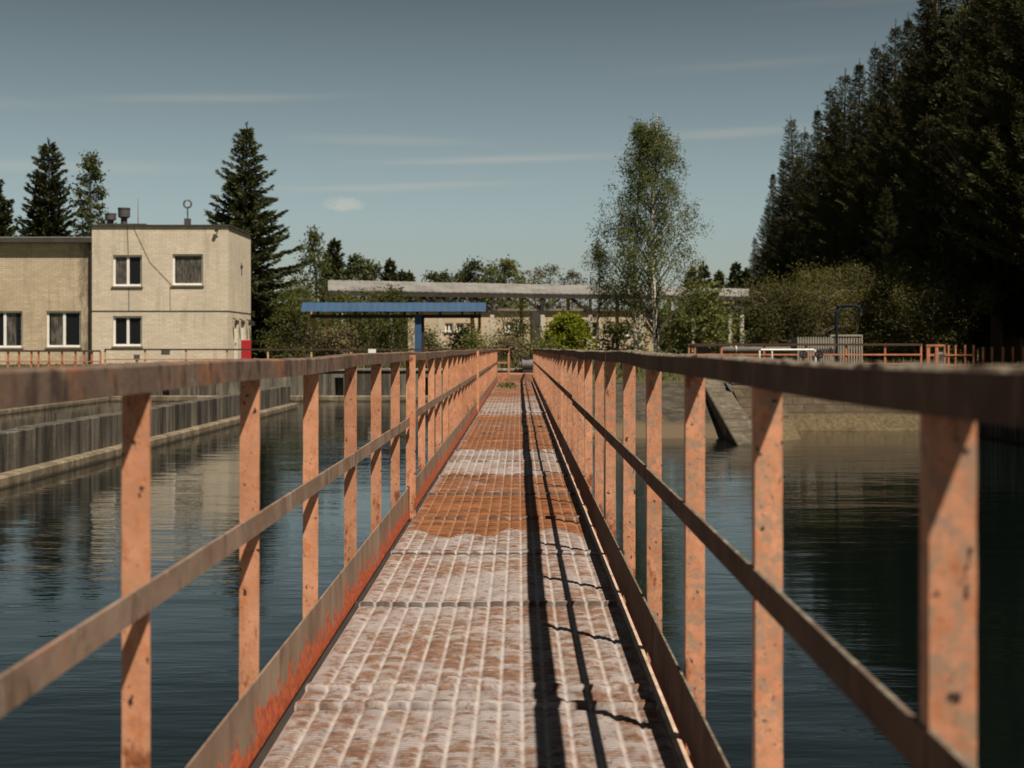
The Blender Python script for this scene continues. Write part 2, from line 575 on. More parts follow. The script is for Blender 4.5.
def struct(mb, name, mat):
    return tag(mb.build(name, mat), kind='structure')


# ------------------------------------------------------------------ ground and water
XW, XE, YF, YR = -14.1, 9.5, 47.5, 30.4   # basin: left wall, right wall, far wall, right bank
XB = 1.35                                  # right bank begins beside the bridge

g = MB()
B = 2600


def gq(x0, x1, y0, y1, z=GROUND):
    g.add([(x0, y0, z), (x1, y0, z), (x1, y1, z), (x0, y1, z)], [(0, 1, 2, 3)])


gq(-B, XW - .5, -B, YF + .5)
gq(-B, XB, YF + .5, B)
gq(XB, B, 47.5, B)
gq(XB, XE + .4, 33.2, 47.5)
gq(XE + .4, B, -B, 47.5)
gq(XW - .5, XE + .4, -B, -20)
struct(g, 'ground', M['ground'])

w = MB()
w.add([(XW - .2, -20, WATER), (XE + .2, -20, WATER), (XE + .2, YF, WATER), (XW - .2, YF, WATER)], [(0, 1, 2, 3)])
struct(w, 'water', M['water'])

# left basin's side wall
wl = thing('basin_wall', 'far left concrete basin wall with a pale ledge at the water line', 'wall', (XW, 14, WATER))
MB().box(XW - .5, XW, -20, YF + .6, -2.2, GROUND + .02).build('wall', M['farwall'], wl)
MB().box(XW + .002, XW + .26, -20, YF - .3, -2.2, WATER + .15).build('ledge', M['ledge'], wl, .03)

# end wall across the far end of the basin, with sluice niches
wf = thing('end_wall', 'grey streaked concrete wall closing the far end of the basin, dark niches in it', 'wall', (-7, YF, WATER))
mb = MB()
niches = [ax(x, YF) for x in (165, 250, 339, 427, 455)]
edges = [XW - .4]
for x in niches:
    edges += [x - .15, x + .15]
edges.append(XB + .3)
for i in range(0, len(edges), 2):
    mb.box(edges[i], edges[i + 1], YF, YF + .5, -2.2, GROUND + .05)
for i in range(1, len(edges) - 1, 2):
    mb.box(edges[i], edges[i + 1], YF + .28, YF + .5, -2.2, GROUND + .05)
    mb.box(edges[i], edges[i + 1], YF, YF + .28, .08, GROUND + .05)
mb.build('wall', M['farwall'], wf)
MB().box(XW + .3, XB, YF - .3, YF - .003, -2.2, WATER + .19).build('ledge', M['ledge'], wf, .03)
MB().box(XW - .4, XB + .3, YF - .05, YF + .55, GROUND + .052, GROUND + .13).build('coping', M['coping'], wf, .01)

# partition between the two basins
pw = thing('partition_wall', 'long low black streaked concrete wall standing in the water left of the footbridge', 'wall', (-6.9, 20, WATER))
mb = MB()
y = -20
while y < 41.5:
    y1 = min(y + 3.05, 41.6)
    mb.box(-7.1, -6.8 + rnd.uniform(-.006, .006), y + .008, y1 - .008, -2.2, -.04 + rnd.uniform(-.01, .01))
    y = y1
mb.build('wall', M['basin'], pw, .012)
MB().box(-7.3, -6.6, -20, 41.75, -2.2, WATER + .16).build('ledge', M['ledge'], pw, .03)

# right basin wall in shade, right bank
wr = thing('side_wall', 'dark concrete basin wall in shade along the right side of the water', 'wall', (XE, 5, WATER))
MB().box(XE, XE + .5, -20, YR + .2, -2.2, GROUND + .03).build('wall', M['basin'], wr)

rv = thing('stone_embankment', 'brown stone block embankment with a pale band at the water line', 'embankment', (7, YR, WATER))


def slab(mb, x0, x1, ya, za, yb, zb, nx, ny, amp, seed):
    vs, fs = [], []
    for j in range(ny + 1):
        for i in range(nx + 1):
            u, v = i / nx, j / ny
            x = x0 + (x1 - x0) * u
            yy = ya + (yb - ya) * v
            z = za + (zb - za) * v
            dz = amp * mnoise.noise(Vector((x * 1.7 + seed, yy * 1.7, z * 2)))
            vs.append((x, yy - dz, z + dz * .5 * (0 if v in (0, 1) else 1)))
    for j in range(ny):
        for i in range(nx):
            a = j * (nx + 1) + i
            fs.append((a, a + 1, a + nx + 2, a + nx + 1))
    mb.add(vs, fs)


mb = MB()
slab(mb, 4.75, XE + .2, YR - .35, -1.4, YR + 1.0, GROUND + .02, 40, 14, .05, 3)
slab(mb, 4.75, XE + .4, YR + 1.0, GROUND + .021, 33.4, GROUND + .022, 20, 3, .0, 3)
mb.build('stone_face', M['stone'], rv)
mb = MB()
mb.box(4.75, XE + .3, YR + .96, YR + 1.4, GROUND + .025, GROUND + .11)
mb.build('coping', M['coping'], rv, .015)

rb = thing('sloping_bank', 'sloping concrete bank between the footbridge and the slanting beam', 'embankment', (3, 28, WATER))
mb = MB()
slab(mb, XB, 4.35, 25.9, -1.1, 33.3, GROUND + .01, 16, 30, .02, 9)
mb.build('slope', M['bankconc'], rb)
mb = MB()
mb.add([(XB, 24.5, -2.2), (XB, YF, -2.2), (XB, YF, GROUND), (XB, 33.3, GROUND), (XB, 25.9, -1.1),
        (XB + .3, 24.5, -2.2), (XB + .3, YF, -2.2), (XB + .3, YF, GROUND), (XB + .3, 33.3, GROUND), (XB + .3, 25.9, -1.1)],
       [(0, 1, 2, 3, 4), (5, 6, 7, 8, 9), (0, 4, 9, 5), (4, 3, 8, 9), (3, 2, 7, 8), (2, 1, 6, 7)])
mb.build('side_wall', M['farwall'], rb)

# slanting beam up the bank
bm_ = thing('slanting_beam', 'slanting concrete beam running down the bank into the water', 'beam', (4.4, 29, WATER))
mb = MB()
mb.add([(4.0, 25.1, -.80), (4.55, 25.1, -.80), (4.85, 33.6, .42), (4.3, 33.6, .42),
        (4.0, 25.3, -1.7), (4.55, 25.3, -1.7), (4.85, 33.8, -.55), (4.3, 33.8, -.55)],
       [(0, 1, 2, 3), (4, 7, 6, 5), (0, 4, 5, 1), (1, 5, 6, 2), (2, 6, 7, 3), (3, 7, 4, 0)])
mb.build('beam', M['beamconc'], bm_, .02)
mb = MB()
mb.add([(4.5, 25.4, -1.0), (5.6, 26.8, -1.0), (5.6, 30.9, .2), (4.8, 31.6, .2), (4.5, 25.4, -1.6), (5.6, 26.8, -1.6), (5.6, 30.9, -1.6), (4.8, 31.6, -1.6)],
       [(0, 1, 2, 3), (0, 1, 5, 4), (1, 2, 6, 5), (2, 3, 7, 6), (3, 0, 4, 7)])
mb.build('rubble_bed', M['stone'], rv)

# ------------------------------------------------------------------ the footbridge
fb = thing('footbridge', 'long narrow rusty footbridge with orange railings running over the water', 'footbridge', (0, 3, 0))
DX0, DX1, DY0, DY1 = -.668, .416, -3.0, 45.6
SP = 1.115
# deck : pressed plates with lengthwise arches and crosswise wires
NA = 16
SUB = 7
pitch = (DX1 - DX0) / NA
xs = np.concatenate([np.arange(SUB) / SUB + i for i in range(NA)] + [np.array([NA])]) * pitch + DX0
ys = np.concatenate([np.arange(DY0, 3.0, .05), np.arange(3.0, 7.5, .0028), np.arange(7.5, 13.0, .0055), np.arange(13.0, 22.0, .011), np.arange(22.0, DY1, .03), [DY1]])
Xg, Yg = np.meshgrid(xs, ys)
u = ((Xg - DX0) / pitch) % 1.0
u = np.where(u > .999, 0, u)
rs = np.random.RandomState(5)
# plates: joints
joints = [DY0]
yj = 4.18 - 1.46 * 5
while yj < DY1:
    joints.append(yj)
    yj += 1.46
    if abs(yj - 4.18) < .01:
        joints.append(yj - .0); yj += .21
joints = np.array(sorted(set(joints)))
pid = np.searchsorted(joints, Yg, side='right')
ph = rs.uniform(0, 6.28, 200)
hz = rs.uniform(-.0035, .0035, 200)
tilt = rs.uniform(-.004, .004, 200)
arch = np.sqrt(np.clip(1 - (2 * u - 1) ** 2, 0, 1)) ** .8
wob = np.sin(Xg * 9 + ph[pid]) * .0012 + np.sin(Yg * 2.1 + Xg * 3) * .002
ripple = np.abs(np.sin((Yg + .0022 * np.sin(Xg * 23 + pid)) * math.pi / .0225))
fine = np.clip((23 - Yg) / 10, 0, 1)
Zg = .0062 * arch + wob + hz[pid] + tilt[pid] * ((Yg - joints[np.clip(pid - 1, 0, len(joints) - 1)]) / 1.46 - .5)
Zg += .0036 * ripple * fine * (.25 + .75 * arch)
# lips at joints
dj = np.min(np.abs(Yg[:, :1, None] - joints[None, None, :]), axis=2)
Zg += np.where(dj < .014, .015, 0) - np.where((dj > .015) & (dj < .034), .020, 0)
deckv = np.stack([Xg, Yg, Zg], -1).reshape(-1, 3)
nr, nc = Xg.shape
idx = np.arange(nr * nc).reshape(nr, nc)
deckf = np.stack([idx[:-1, :-1], idx[:-1, 1:], idx[1:, 1:], idx[1:, :-1]], -1).reshape(-1, 4)
deckv[:, 1] -= 3
dk = npmesh('deck', deckv, deckf, M['deck'], fb, True)
bands = [(-9, 8.1, .20), (8.1, 11.9, .80), (11.9, 14.7, .22), (14.7, 22.6, .78), (22.6, 27.5, .26), (27.5, 31, .55), (31, 60, .70)]
Ys = Yg + .16 * np.sin(Xg * 7 + 1) * np.sin(Yg * 1.3) + .10 * np.sin(Xg * 23 + Yg * 3) + rs.normal(size=Yg.shape) * .03
ru = np.zeros_like(Yg)
for a, b_, v_ in bands:
    ru = np.where((Ys >= a) & (Ys < b_), v_, ru)
edge = np.clip(1 - np.minimum(Xg - DX0, DX1 - Xg) / .06, 0, 1)
ru = ru * (1 - .35 * edge)
# single plates differ a little
ru = np.clip(ru + rs.uniform(-.10, .10, 200)[pid], 0, 1)
va = np.clip(1 - np.minimum(u, 1 - u) / .075, 0, 1)
slot = np.maximum(np.clip((.60 - ripple) / .3, 0, 1) * np.clip(arch * 1.6 - .5, 0, 1) * np.clip((30 - Yg) / 20, 0, 1), np.where((dj > .013) & (dj < .036), 1.0, 0))
for nm, arr in (('rust', ru), ('valley', va), ('slot', slot)):
    at_ = dk.data.attributes.new(nm, 'FLOAT', 'POINT')
    at_.data.foreach_set('value', arr.astype(np.float32).ravel())

# carrying steel
for x in (-.76, .50):
    MB().box(x - .03, x + .03, DY0, DY1, -.27, -.03).build('side_beam', M['toe'], fb)
for k in range(22):
    yy = DY0 + .4 + k * 2.23
    MB().box(-.73, .47, yy - .03, yy + .03, -.14, -.045).build('cross_beam', M['steel'], fb)
for yy in (1.0, 14.0, 27.0, 40.0):
    MB().box(-.95, .7, yy - .2, yy + .2, -3, -.28).build('pier', M['concrete'], fb, .02)
MB().box(-.72, .62, DY1 + .02, 47.45, -2.2, .245).build('end_step', M['endstep'], fb, .02)
mb = MB()
mb.box(.418, .446, DY0, DY1, -.028, .004)
mb.build('edge_angle', M['edge'], fb)
MB().box(-.72, -.674, DY0, DY1, -.04, -.02).build('edge_angle', M['steel'], fb)
# thin bar lying over the deck, with an upright
mb = MB()
mb.tube([(.03, 22.9, .03), (.44, 22.9, .03), (.446, 22.9, .25)], .011, 6)
mb.build('thin_bar', M['galv'], fb)


def railing(side, xin, ztop, y0, zmid, toe_z, hm, seed, SP):
    """side -1 left, +1 right; xin is the face that looks onto the deck"""
    rr = random.Random(seed)
    s = side
    # handrail : angle section, top leg reaching outwards, bumpy on top
    mb = MB()
    ysr = list(np.arange(DY0, 1.0, .25)) + list(np.arange(1.0, 14, .02)) + list(np.arange(14, 45.3, .12)) + [45.3]
    fw_ = .066 if s < 0 else .076
    prof = [(0, -.052), (0, -.02), (0, -.003), (.004, 0), (.018, .001), (.034, .001), (.052, .001), (fw_ - .002, 0), (fw_, -.007), (.008, -.008), (.007, -.052)]
    vs, fs = [], []
    n = len(prof)
    for j, yy in enumerate(ysr):
        sag = .004 * math.sin(yy * .9 + seed) + .0025 * math.sin(yy * 2.3)
        wav = .003 * math.sin(yy * 1.3 + seed * 2)
        for i, (px_, pz_) in enumerate(prof):
            bx = bz = 0
            q = mnoise.noise(Vector((yy * 16, i * 1.9, seed)))
            q2 = mnoise.noise(Vector((yy * 45, i * 3.1, seed + 4)))
            if 3 <= i <= 7:
                k = .005 if s > 0 else .0022
                bz = max(0, q) * k * 1.6 + q2 * k * .5
            elif i <= 1:
                bx = q * .0012
                bz = q2 * .0012
            vs.append((xin + s * (px_ + bx) + wav, yy, ztop + pz_ + bz + sag))
        if j:
            for i in range(n):
                a, b_ = (j - 1) * n + i, (j - 1) * n + (i + 1) % n
                fs.append((a, b_, b_ + n, a + n))
    fs.append(tuple(range(n)))
    fs.append(tuple(len(vs) - n + i for i in range(n)))
    mb.add(vs, fs)
    rl = mb.build('railing', hm, fb)
    # intermediate rail : lengths of flat bar butted at posts
    mb = MB()
    yy, k = y0 - 3 * SP, 0
    while yy < 45.2:
        y1 = min(yy + SP * 3, 45.25)
        lift = 0 if yy < 8.7 else .022
        zl = zmid + lift
        a, b_ = (xin + s * .004, yy + .005, zl + rr.uniform(-.002, .002)), (xin + s * .004, y1 - .005, zl + rr.uniform(-.002, .002))
        mb.bar(a, b_, .008, .054)
        yy = y1
    mb.build('mid_rail', M['rail'] if s < 0 else hm, rl)
    # toe plate
    mb = MB()
    yy = DY0
    ends = [DY0, 2.1, 8.86, 15.5, 22.9, 29.6, 36.3, 45.2]
    for a, b_ in zip(ends, ends[1:]):
        j = rr.uniform(-.003, .003) - (.008 if s > 0 else 0)
        x0, x1 = xin + j, xin + s * .006 + j
        mb.box(min(x0, x1), max(x0, x1), a + .004, b_ - .004, toe_z[0], toe_z[1] + rr.uniform(-.004, .004))
    mb.build('toe_plate', M['toe'] if s < 0 else hm, rl)
    # posts : angle section, broad leg across the bridge
    mb = MB()
    x0 = xin + s * (.008 if s < 0 else .004)
    xo = x0 + s * .053
    lo, hi = min(x0, xo), max(x0, xo)
    n = 22
    # leg facing along the bridge, with slightly uneven edges
    vs, fs = [], []
    for k in range(n + 1):
        z = -.20 + (ztop - .006 + .20) * k / n
        e = [rr.uniform(-.0006, .0006) for _ in range(2)]
        vs += [(lo + e[0], 0, z), (hi + e[1], 0, z), (hi + e[1], .006, z), (lo + e[0], .006, z)]
    for k in range(n):
        for i in range(4):
            a, b_ = k * 4 + i, k * 4 + (i + 1) % 4
            fs.append((a, b_, b_ + 4, a + 4))
    fs += [(0, 1, 2, 3), tuple(n * 4 + i for i in (3, 2, 1, 0))]
    mb.add(vs, fs)
    mb.box(lo, lo + .006, .0062, .036, -.20, ztop - .012)
    first = mb.build('post', M['orange'])
    first.parent = rl
    first.location = (0, y0 - SP * 0 - 3 + 0, 0)
    me = first.data
    # verts were built in world x/z; the bridge's base sits at (0, 3, 0)
    k = 1
    while y0 + SP * k < 45.3:
        c = first.copy()
        COL.objects.link(c)
        c.parent = rl
        c.location = (rr.uniform(-.003, .003), y0 + SP * k - 3 + rr.uniform(-.012, .012), 0)
        c.rotation_euler = (0, rr.uniform(-.003, .003), 0)
        k += 1
    for k in (-1, -2):
        c = first.copy()
        COL.objects.link(c)
        c.parent = rl
        c.location = (0, y0 + SP * k - 3, 0)
    return rl


rl = railing(-1, -.695, 1.05, 2.664, .61, (.0, .2), M['handrail'], 1, 1.12)
for yy in (8.86, 22.9):
    MB().box(-.693, -.655, yy, yy + .006, .0, 1.035).box(-.693, -.687, yy + .0062, yy + .035, .21, 1.035).build('joint_strap', M['orange'], rl)
# rail returned across the deck at the far end
mb = MB()
for x in (-.73, -.33):
    mb.box(x - .03, x + .03, 45.35, 45.41, -.05, 1.06)
    mb.box(x - .03, x - .022, 45.412, 45.46, -.05, 1.06)
mb.box(-.76, -.30, 45.30, 45.348, 1.03, 1.062)
mb.box(-.70, -.36, 45.37, 45.395, .58, .63)
mb.box(-.70, -.36, 45.37, 45.395, .0, .24)
mb.build('end_return', M['orange'], rl)
rr_ = railing(1, .450, 1.06, 1.550, .63, (.035, .195), M["mossrail"], 2, 1.146)

# weeds on the far end of the deck
rw = random.Random(3)


def leafmesh(name, C, D, L, W, mat, parent=None, off=(0, 0, 0), seed=1):
    """one kite-shaped face per leaf; C centres, D directions"""
    rs = np.random.RandomState(seed)
    n = len(C)
    C = np.asarray(C, float) - np.asarray(off)
    D = np.asarray(D, float)
    D = D / (np.linalg.norm(D, axis=1, keepdims=True) + 1e-9)
    L = np.broadcast_to(np.asarray(L, float), (n,))[:, None]
    W = np.broadcast_to(np.asarray(W, float), (n,))[:, None]
    Rv = rs.normal(size=(n, 3))
    Sd = np.cross(D, Rv)
    Sd /= (np.linalg.norm(Sd, axis=1, keepdims=True) + 1e-9)
    v = np.stack([C, C + D * L * .45 + Sd * W, C + D * L, C + D * L * .45 - Sd * W], 1).reshape(-1, 3)
    f = np.arange(n * 4).reshape(n, 4)
    return npmesh(name, v, f, mat, parent)


C, D = [], []
for i in range(240):
    cx, cy = rw.gauss(-.33, .12), rw.gauss(39, 1.2)
    C.append((max(-.66, cx), cy, .01))
    D.append((rw.gauss(0, .6), rw.gauss(0, .6), 1))
o = leafmesh('weeds', C, D, [rw.uniform(.05, .14) for _ in C], .014, M['shrubleaf'])
tag(o, 'low green weeds growing on the far end of the rusty deck', 'weeds', kind='stuff')

# winch motor beside the far end of the bridge
wm = thing('winch_motor', 'dark grey motor with a flanged housing at the far end of the footbridge', 'motor', (.32, 47.3, GROUND))
mb = MB()
for r_, x0, x1 in ((.17, .12, .50), (.19, .10, .14), (.19, .48, .52), (.10, .03, .10)):
    mb.tube([(x0, 47.2, .52), (x1, 47.2, .52)], r_, 16)
mb.build('housing', M['machine'], wm)
MB().box(.14, .48, 47.05, 47.35, .245, .36).build('base', M['steel'], wm)
MB().box(.20, .34, 47.12, 47.28, .68, .80).tube([(.1, 47.2, .62), (.08, 47.2, .84)], .06, 8).build('terminal_box', M['steel'], wm, .01)

# ------------------------------------------------------------------ the brick building
BY = 70.0


def wallface(mb, x0, x1, z0, z1, y, holes, depth=.25):
    """front wall (normal -y) with rectangular holes and reveals"""
    xs_ = sorted({x0, x1, *[h[0] for h in holes], *[h[1] for h in holes]})
    zs_ = sorted({z0, z1, *[h[2] for h in holes], *[h[3] for h in holes]})
    for a, b_ in zip(xs_, xs_[1:]):
        for c, d in zip(zs_, zs_[1:]):
            mx, mz = (a + b_) / 2, (c + d) / 2
            if any(h[0] < mx < h[1] and h[2] < mz < h[3] for h in holes):
                continue
            mb.add([(a, y, c), (b_, y, c), (b_, y, d), (a, y, d)], [(0, 1, 2, 3)])
    for a, b_, c, d in holes:
        q = y + depth
        mb.add([(a, y, c), (b_, y, c), (b_, y, d), (a, y, d), (a, q, c), (b_, q, c), (b_, q, d), (a, q, d)],
               [(0, 1, 5, 4), (1, 2, 6, 5), (2, 3, 7, 6), (3, 0, 4, 7)])


def window(parent, h, y, sashes, curtain=None, mat=None):
    a, b_, c, d = h
    q = y + .10
    fw = .095
    mb = MB()
    mb.box(a, b_, q, q + .08, c, c + fw).box(a, b_, q, q + .08, d - fw, d)
    mb.box(a, a + fw, q, q + .08, c + fw, d - fw).box(b_ - fw, b_, q, q + .08, c + fw, d - fw)
    for k in range(1, sashes):
        x = a + (b_ - a) * k / sashes
        mb.box(x - .065, x + .065, q - .004, q + .078, c + fw, d - fw)
    w_ = mb.build('window', mat or M['white'], parent)
    MB().box(a + fw, b_ - fw, q + .045, q + .055, c + fw, d - fw).build('pane', M['glass'], w_)
    MB().box(a - .06, b_ + .06, y - .07, y + .098, c - .07, c - .005).build('sill', M['galv'], w_)
    if curtain:
        x0, x1 = a + (b_ - a) * curtain[0], a + (b_ - a) * curtain[1]
        n = 18
        vs, fs = [], []
        for i in range(n + 1):
            x = x0 + (x1 - x0) * i / n
            yy = q + .036 + .004 * math.sin(i * 2.2)
            vs += [(x, yy, c + fw + .01), (x, yy, d - fw - .01)]
        for i in range(n):
            fs.append((2 * i, 2 * i + 2, 2 * i + 3, 2 * i + 1))
        MB().add(vs, fs).build('curtain', M['curtain'], w_)
    return w_


def bx(px): return ax(px, BY)
def bz(py): return az(py, BY)


X0, X1 = bx(92), bx(228.5)
ZT = bz(226)
YB = 75.8
bd = thing('brick_building', 'two storey cream brick building with flat roof left of the water', 'building', ((X0 + X1) / 2, BY, GROUND))
holes = [(bx(113), bx(142), bz(286), bz(255)), (bx(172.5), bx(203), bz(285), bz(254)), (bx(113), bx(142), bz(346), bz(316))]
mb = MB()
wallface(mb, X0, X1, GROUND - .2, ZT, BY, holes)
mb.add([(X0, BY, GROUND), (X0, YB, GROUND), (X0, YB, ZT), (X0, BY, ZT)], [(0, 1, 2, 3)])
mb.add([(X0, YB, GROUND), (X1, YB, GROUND), (X1, YB, ZT), (X0, YB, ZT)], [(0, 1, 2, 3)])
mb.build('wall', M['brick'], bd)
# side face with door openings, as a wall turned to +x
sideh = [(71.45, 72.25, GROUND, bz(323)), (73.15, 74.25, GROUND, bz(321.5))]
tmp = MB()
wallface(tmp, BY, YB, GROUND - .2, ZT, 0, sideh, .2)
mb = MB().add([(X1 - q, p, r_) for p, q, r_ in tmp.v], tmp.f)
mb.build('side_wall', M['brickside'], bd)
for a, b_, c, d in sideh:
    dr = MB().box(X1 - .16, X1 - .1, a + .02, b_ - .02, c, d - .02).build('door', M['white'], bd)
    MB().box(X1 - .098, X1 - .05, b_ - .16, b_ - .12, c + .95, c + 1.1).build('handle', M['steel'], dr)
for yy in (71.0, 72.6, 74.55, 75.3):
    MB().bar((X1 + .02, yy, bz(317.5)), (X1 + .24, yy, bz(320)), .05, .05).box(X1 + .12, X1 + .30, yy - .09, yy + .09, bz(324), bz(320)).build('wall_lamp', M['steel'], bd)
mb = MB()
mb.box(X0 - .06, X1 + .1, BY - .09, YB + .1, ZT, ZT + .06)
mb.build('roof', M['roofdark'], bd)
MB().box(X0 + .35, X0 + 2.6, BY + .2, BY + 2.4, ZT + .062, ZT + .14).build('roof_slab', M['roofdark'], bd)
# dark band between storeys
MB().box(X0 - .01, X1 + .012, BY - .012, BY - .003, bz(311.8), bz(310.6)).box(X1 + .003, X1 + .012, BY, YB, bz(311.8), bz(310.6)).build('band', M['cable'], bd)
for h, c, sa in zip(holes, ((0.08, .42), (.1, .92), None), (2, 1, 2)):
    window(bd, h, BY, sa, c)
# thin cables on the front
def cab(pts, r_=.018):
    MB().tube(pts, r_, 5).build('wall_cable', M['cable'], bd)
yc = BY - .02
cab([(bx(127.5), yc, ZT), (bx(128.5), yc, bz(254.5))], .012)
cab([(bx(129), yc, bz(287)), (bx(129), yc, bz(311))], .012)
cab([(bx(133), yc, ZT), (bx(150), yc, bz(262)), (bx(171.5), yc, bz(284.5))], .008)
cab([(bx(170), yc, bz(285)), (bx(170.5), yc, bz(311))], .008)
MB().box(bx(161.5), bx(170), BY - .02, BY - .003, bz(354), bz(349)).build('vent_grille', M['vent'], bd)
MB().tube([(bx(218), BY - .02, bz(231)), (bx(218), BY - .16, bz(229)), (bx(221), BY - .18, bz(229))], .025, 6).box(bx(215.5), bx(218.5), BY - .22, BY - .1, bz(232), bz(229.5)).build('wall_lamp', M['steel'], bd)
MB().box(X1 + .003, X1 + .03, 73.2, 73.3, bz(272), bz(259)).box(X1 + .003, X1 + .03, 73.0, 73.5, bz(264), bz(262)).build('wall_bracket', M['steel'], bd)
for px_, pt, pb, rr2 in ((117.3, 208, 222, .30), (103.5, 213.5, 222, .28)):
    v_ = (bx(px_), BY + 1.2, 0)
    zb, zt = ZT + .1, az(pt, BY + 1.2)
    h_ = zt - zb
    MB().lathe((v_[0], v_[1], zb), [(.16, 0), (.16, h_ * .42), (rr2, h_ * .5), (rr2, h_ * .93), (rr2 + .02, h_ * .93), (rr2 + .02, h_)], 18).build('roof_vent', M['vent'], bd)
MB().tube([(bx(134.8), BY + .6, ZT), (bx(134.8), BY + .6, bz(196.5))], [.03, .012], 6).build('antenna', M['galv'], bd)
xr = bx(184.5)
MB().box(xr - .14, xr + .14, BY + .5, BY + .8, ZT + .1, bz(217.5)).build('chimney_stub', M['vent'], bd)
mb = MB()
mb.tube([(xr, BY + .65, bz(217.5)), (xr, BY + .65, bz(207))], .035, 8)
zc = bz(202.6)
mb.tube([(xr + .19 * math.sin(a), BY + .65, zc + .19 * math.cos(a)) for a in np.linspace(.0, 5.9, 20)], .045, 8)
mb.build('roof_ring', M['vent'], bd)

# lower wing on the left
X2 = bx(-150)
bw = thing('brick_wing', 'lower brick wing with dark eave and stained wall at far left', 'building', ((X0 + X2) / 2, BY + .2, GROUND))
ZL = bz(242.5)
YL = BY + .2
hl = [(ax(46.5, YL), ax(81, YL), az(347, YL), az(311, YL)), (ax(-14, YL), ax(22.5, YL), az(347.5, YL), az(311, YL)), (ax(-100, YL), ax(-55, YL), az(347, YL), az(311, YL))]
mb = MB()
wallface(mb, X2, X0 - .004, GROUND - .2, ZL, YL, hl)
mb.add([(X2, YL, GROUND), (X2, 80, GROUND), (X2, 80, ZL), (X2, YL, ZL)], [(0, 1, 2, 3)])
mb.build('wall', M['brickstain'], bw)
MB().box(X2 - .2, X0 - .01, YL - .35, 80, ZL + .002, ZL + .22).build('roof', M['roofdark'], bw)
MB().box(X2 - .2, X0 - .01, YL - .36, YL - .1, ZL + .224, ZL + .275).build('roof_edge', M['galv'], bw)
for h, c in zip(hl, ((.1, .5), (.55, .8), None)):
    window(bw, h, YL, 2, c)
dx = bx(90.2)
MB().tube([(dx, YL - .3, ZL + .02), (dx, YL - .12, ZL - .35), (dx, YL - .12, GROUND)], .055, 8).build('drainpipe', M['steel'], bw)

# red box at the corner
q = at(245.5, 360, 69.2)
rbx = thing('fire_box', 'red fire hose box standing at the corner of the brick building', 'box', (q.x, q.y, GROUND))
MB().box(q.x - .22, q.x + .22, q.y, q.y + .35, GROUND, az(340, 69.2)).build('cabinet', M['red'], rbx, .02)
MB().box(q.x - .19, q.x + .19, q.y - .02, q.y - .003, GROUND + .15, az(342, 69.2)).build('door', M['red'], rbx)

# small post box on the grass in front
q = at(136.5, 360, 60)
lp = thing('meter_post', 'small grey meter post before the brick building', 'post', (q.x, 60, GROUND))
MB().box(q.x - .05, q.x + .05, 60, 60.1, GROUND, az(356, 60)).build('post', M['galv'], lp)
MB().box(q.x - .11, q.x + .11, 59.95, 60.12, az(359, 60), az(354.5, 60)).build('cap', M['vent'], lp, .01)

# ------------------------------------------------------------------ fences on the left
def fence_run(root, pts, post_name, rails, post_mat, pw_, ztop):
    for (x, y_) in pts:
        MB().box(x - pw_ / 2, x + pw_ / 2, y_ - pw_ / 2, y_ + pw_ / 2, GROUND - .05, ztop).build(post_name, post_mat, root)
    for mat, z, r_ in rails:
        mb = MB()
        for (a, b_) in zip(pts, pts[1:]):
            mb.bar((a[0], a[1] - pw_ * .6, z), (b_[0], b_[1] - pw_ * .6, z), r_, r_ * 1.3)
        mb.build('rail', mat, root)


FD = 52.0
f1 = thing('orange_fence', 'closely posted orange railing with dark top rail below the brick wing', 'fence', (ax(45, FD), FD, GROUND))
fence_run(f1, [(ax(p, FD), FD) for p in (-60, -46, -32, -18, -5, 8, 19, 31.5, 38.5, 49, 62, 75.5, 84, 92, 100.5)], 'post',
          [(M['fencedark'], az(351, FD), .055), (M['fenceorange'], az(361.5, FD), .03)], M['fenceorange'], .06, az(351, FD))
FD2 = 54.0
f2 = thing('wire_fence', 'widely posted rusty fence with dark top rail along the far basin end', 'fence', (ax(260, FD2), FD2, GROUND))
fence_run(f2, [(ax(p, FD2), FD2) for p in (105, 145, 186, 227, 268, 311.5, 351, 393, 434, 470)], 'post',
          [(M['fencedark'], az(349.5, FD2), .05), (M['fenceorange'], az(359.5, FD2), .03)], M['fencepale'], .06, az(349, FD2))
q = at(372, 351.5, 53.8)
tag(MB().box(q.x - .15, q.x + .15, 53.8, 53.83, q.z - .10, q.z + .09).build('sign_board', M['white'], None, .005), 'small blank white board hanging on the rusty fence before the blue canopy', 'board')

# ------------------------------------------------------------------ blue canopy
BD = 62.0
bc = thing('blue_canopy', 'low canopy with a bright blue sheet fascia on a blue post', 'canopy', (ax(394, BD), BD, GROUND))
x0, x1 = ax(302.5, BD), ax(486, BD)
zt, zb = az(302.5, BD), az(311.5, BD)
mb = MB()
n = 26
vs, fs = [], []
for i in range(n * 2 + 1):
    x = x0 + (x1 - x0) * i / (n * 2)
    dy = .003 if i % 2 else -.003
    vs += [(x - (.06 if i == 0 else 0), BD + dy - .12, zb), (x, BD + dy, zt), (x - (.06 if i == 0 else 0), BD + dy - .11 + .02, zb), (x, BD + dy + .02, zt)]
for i in range(n * 2):
    a = i * 4
    fs += [(a, a + 4, a + 5, a + 1), (a + 2, a + 3, a + 7, a + 6), (a + 1, a + 5, a + 7, a + 3), (a, a + 2, a + 6, a + 4)]
mb.add(vs, fs)
mb.build('fascia', M['bluesheet'], bc)
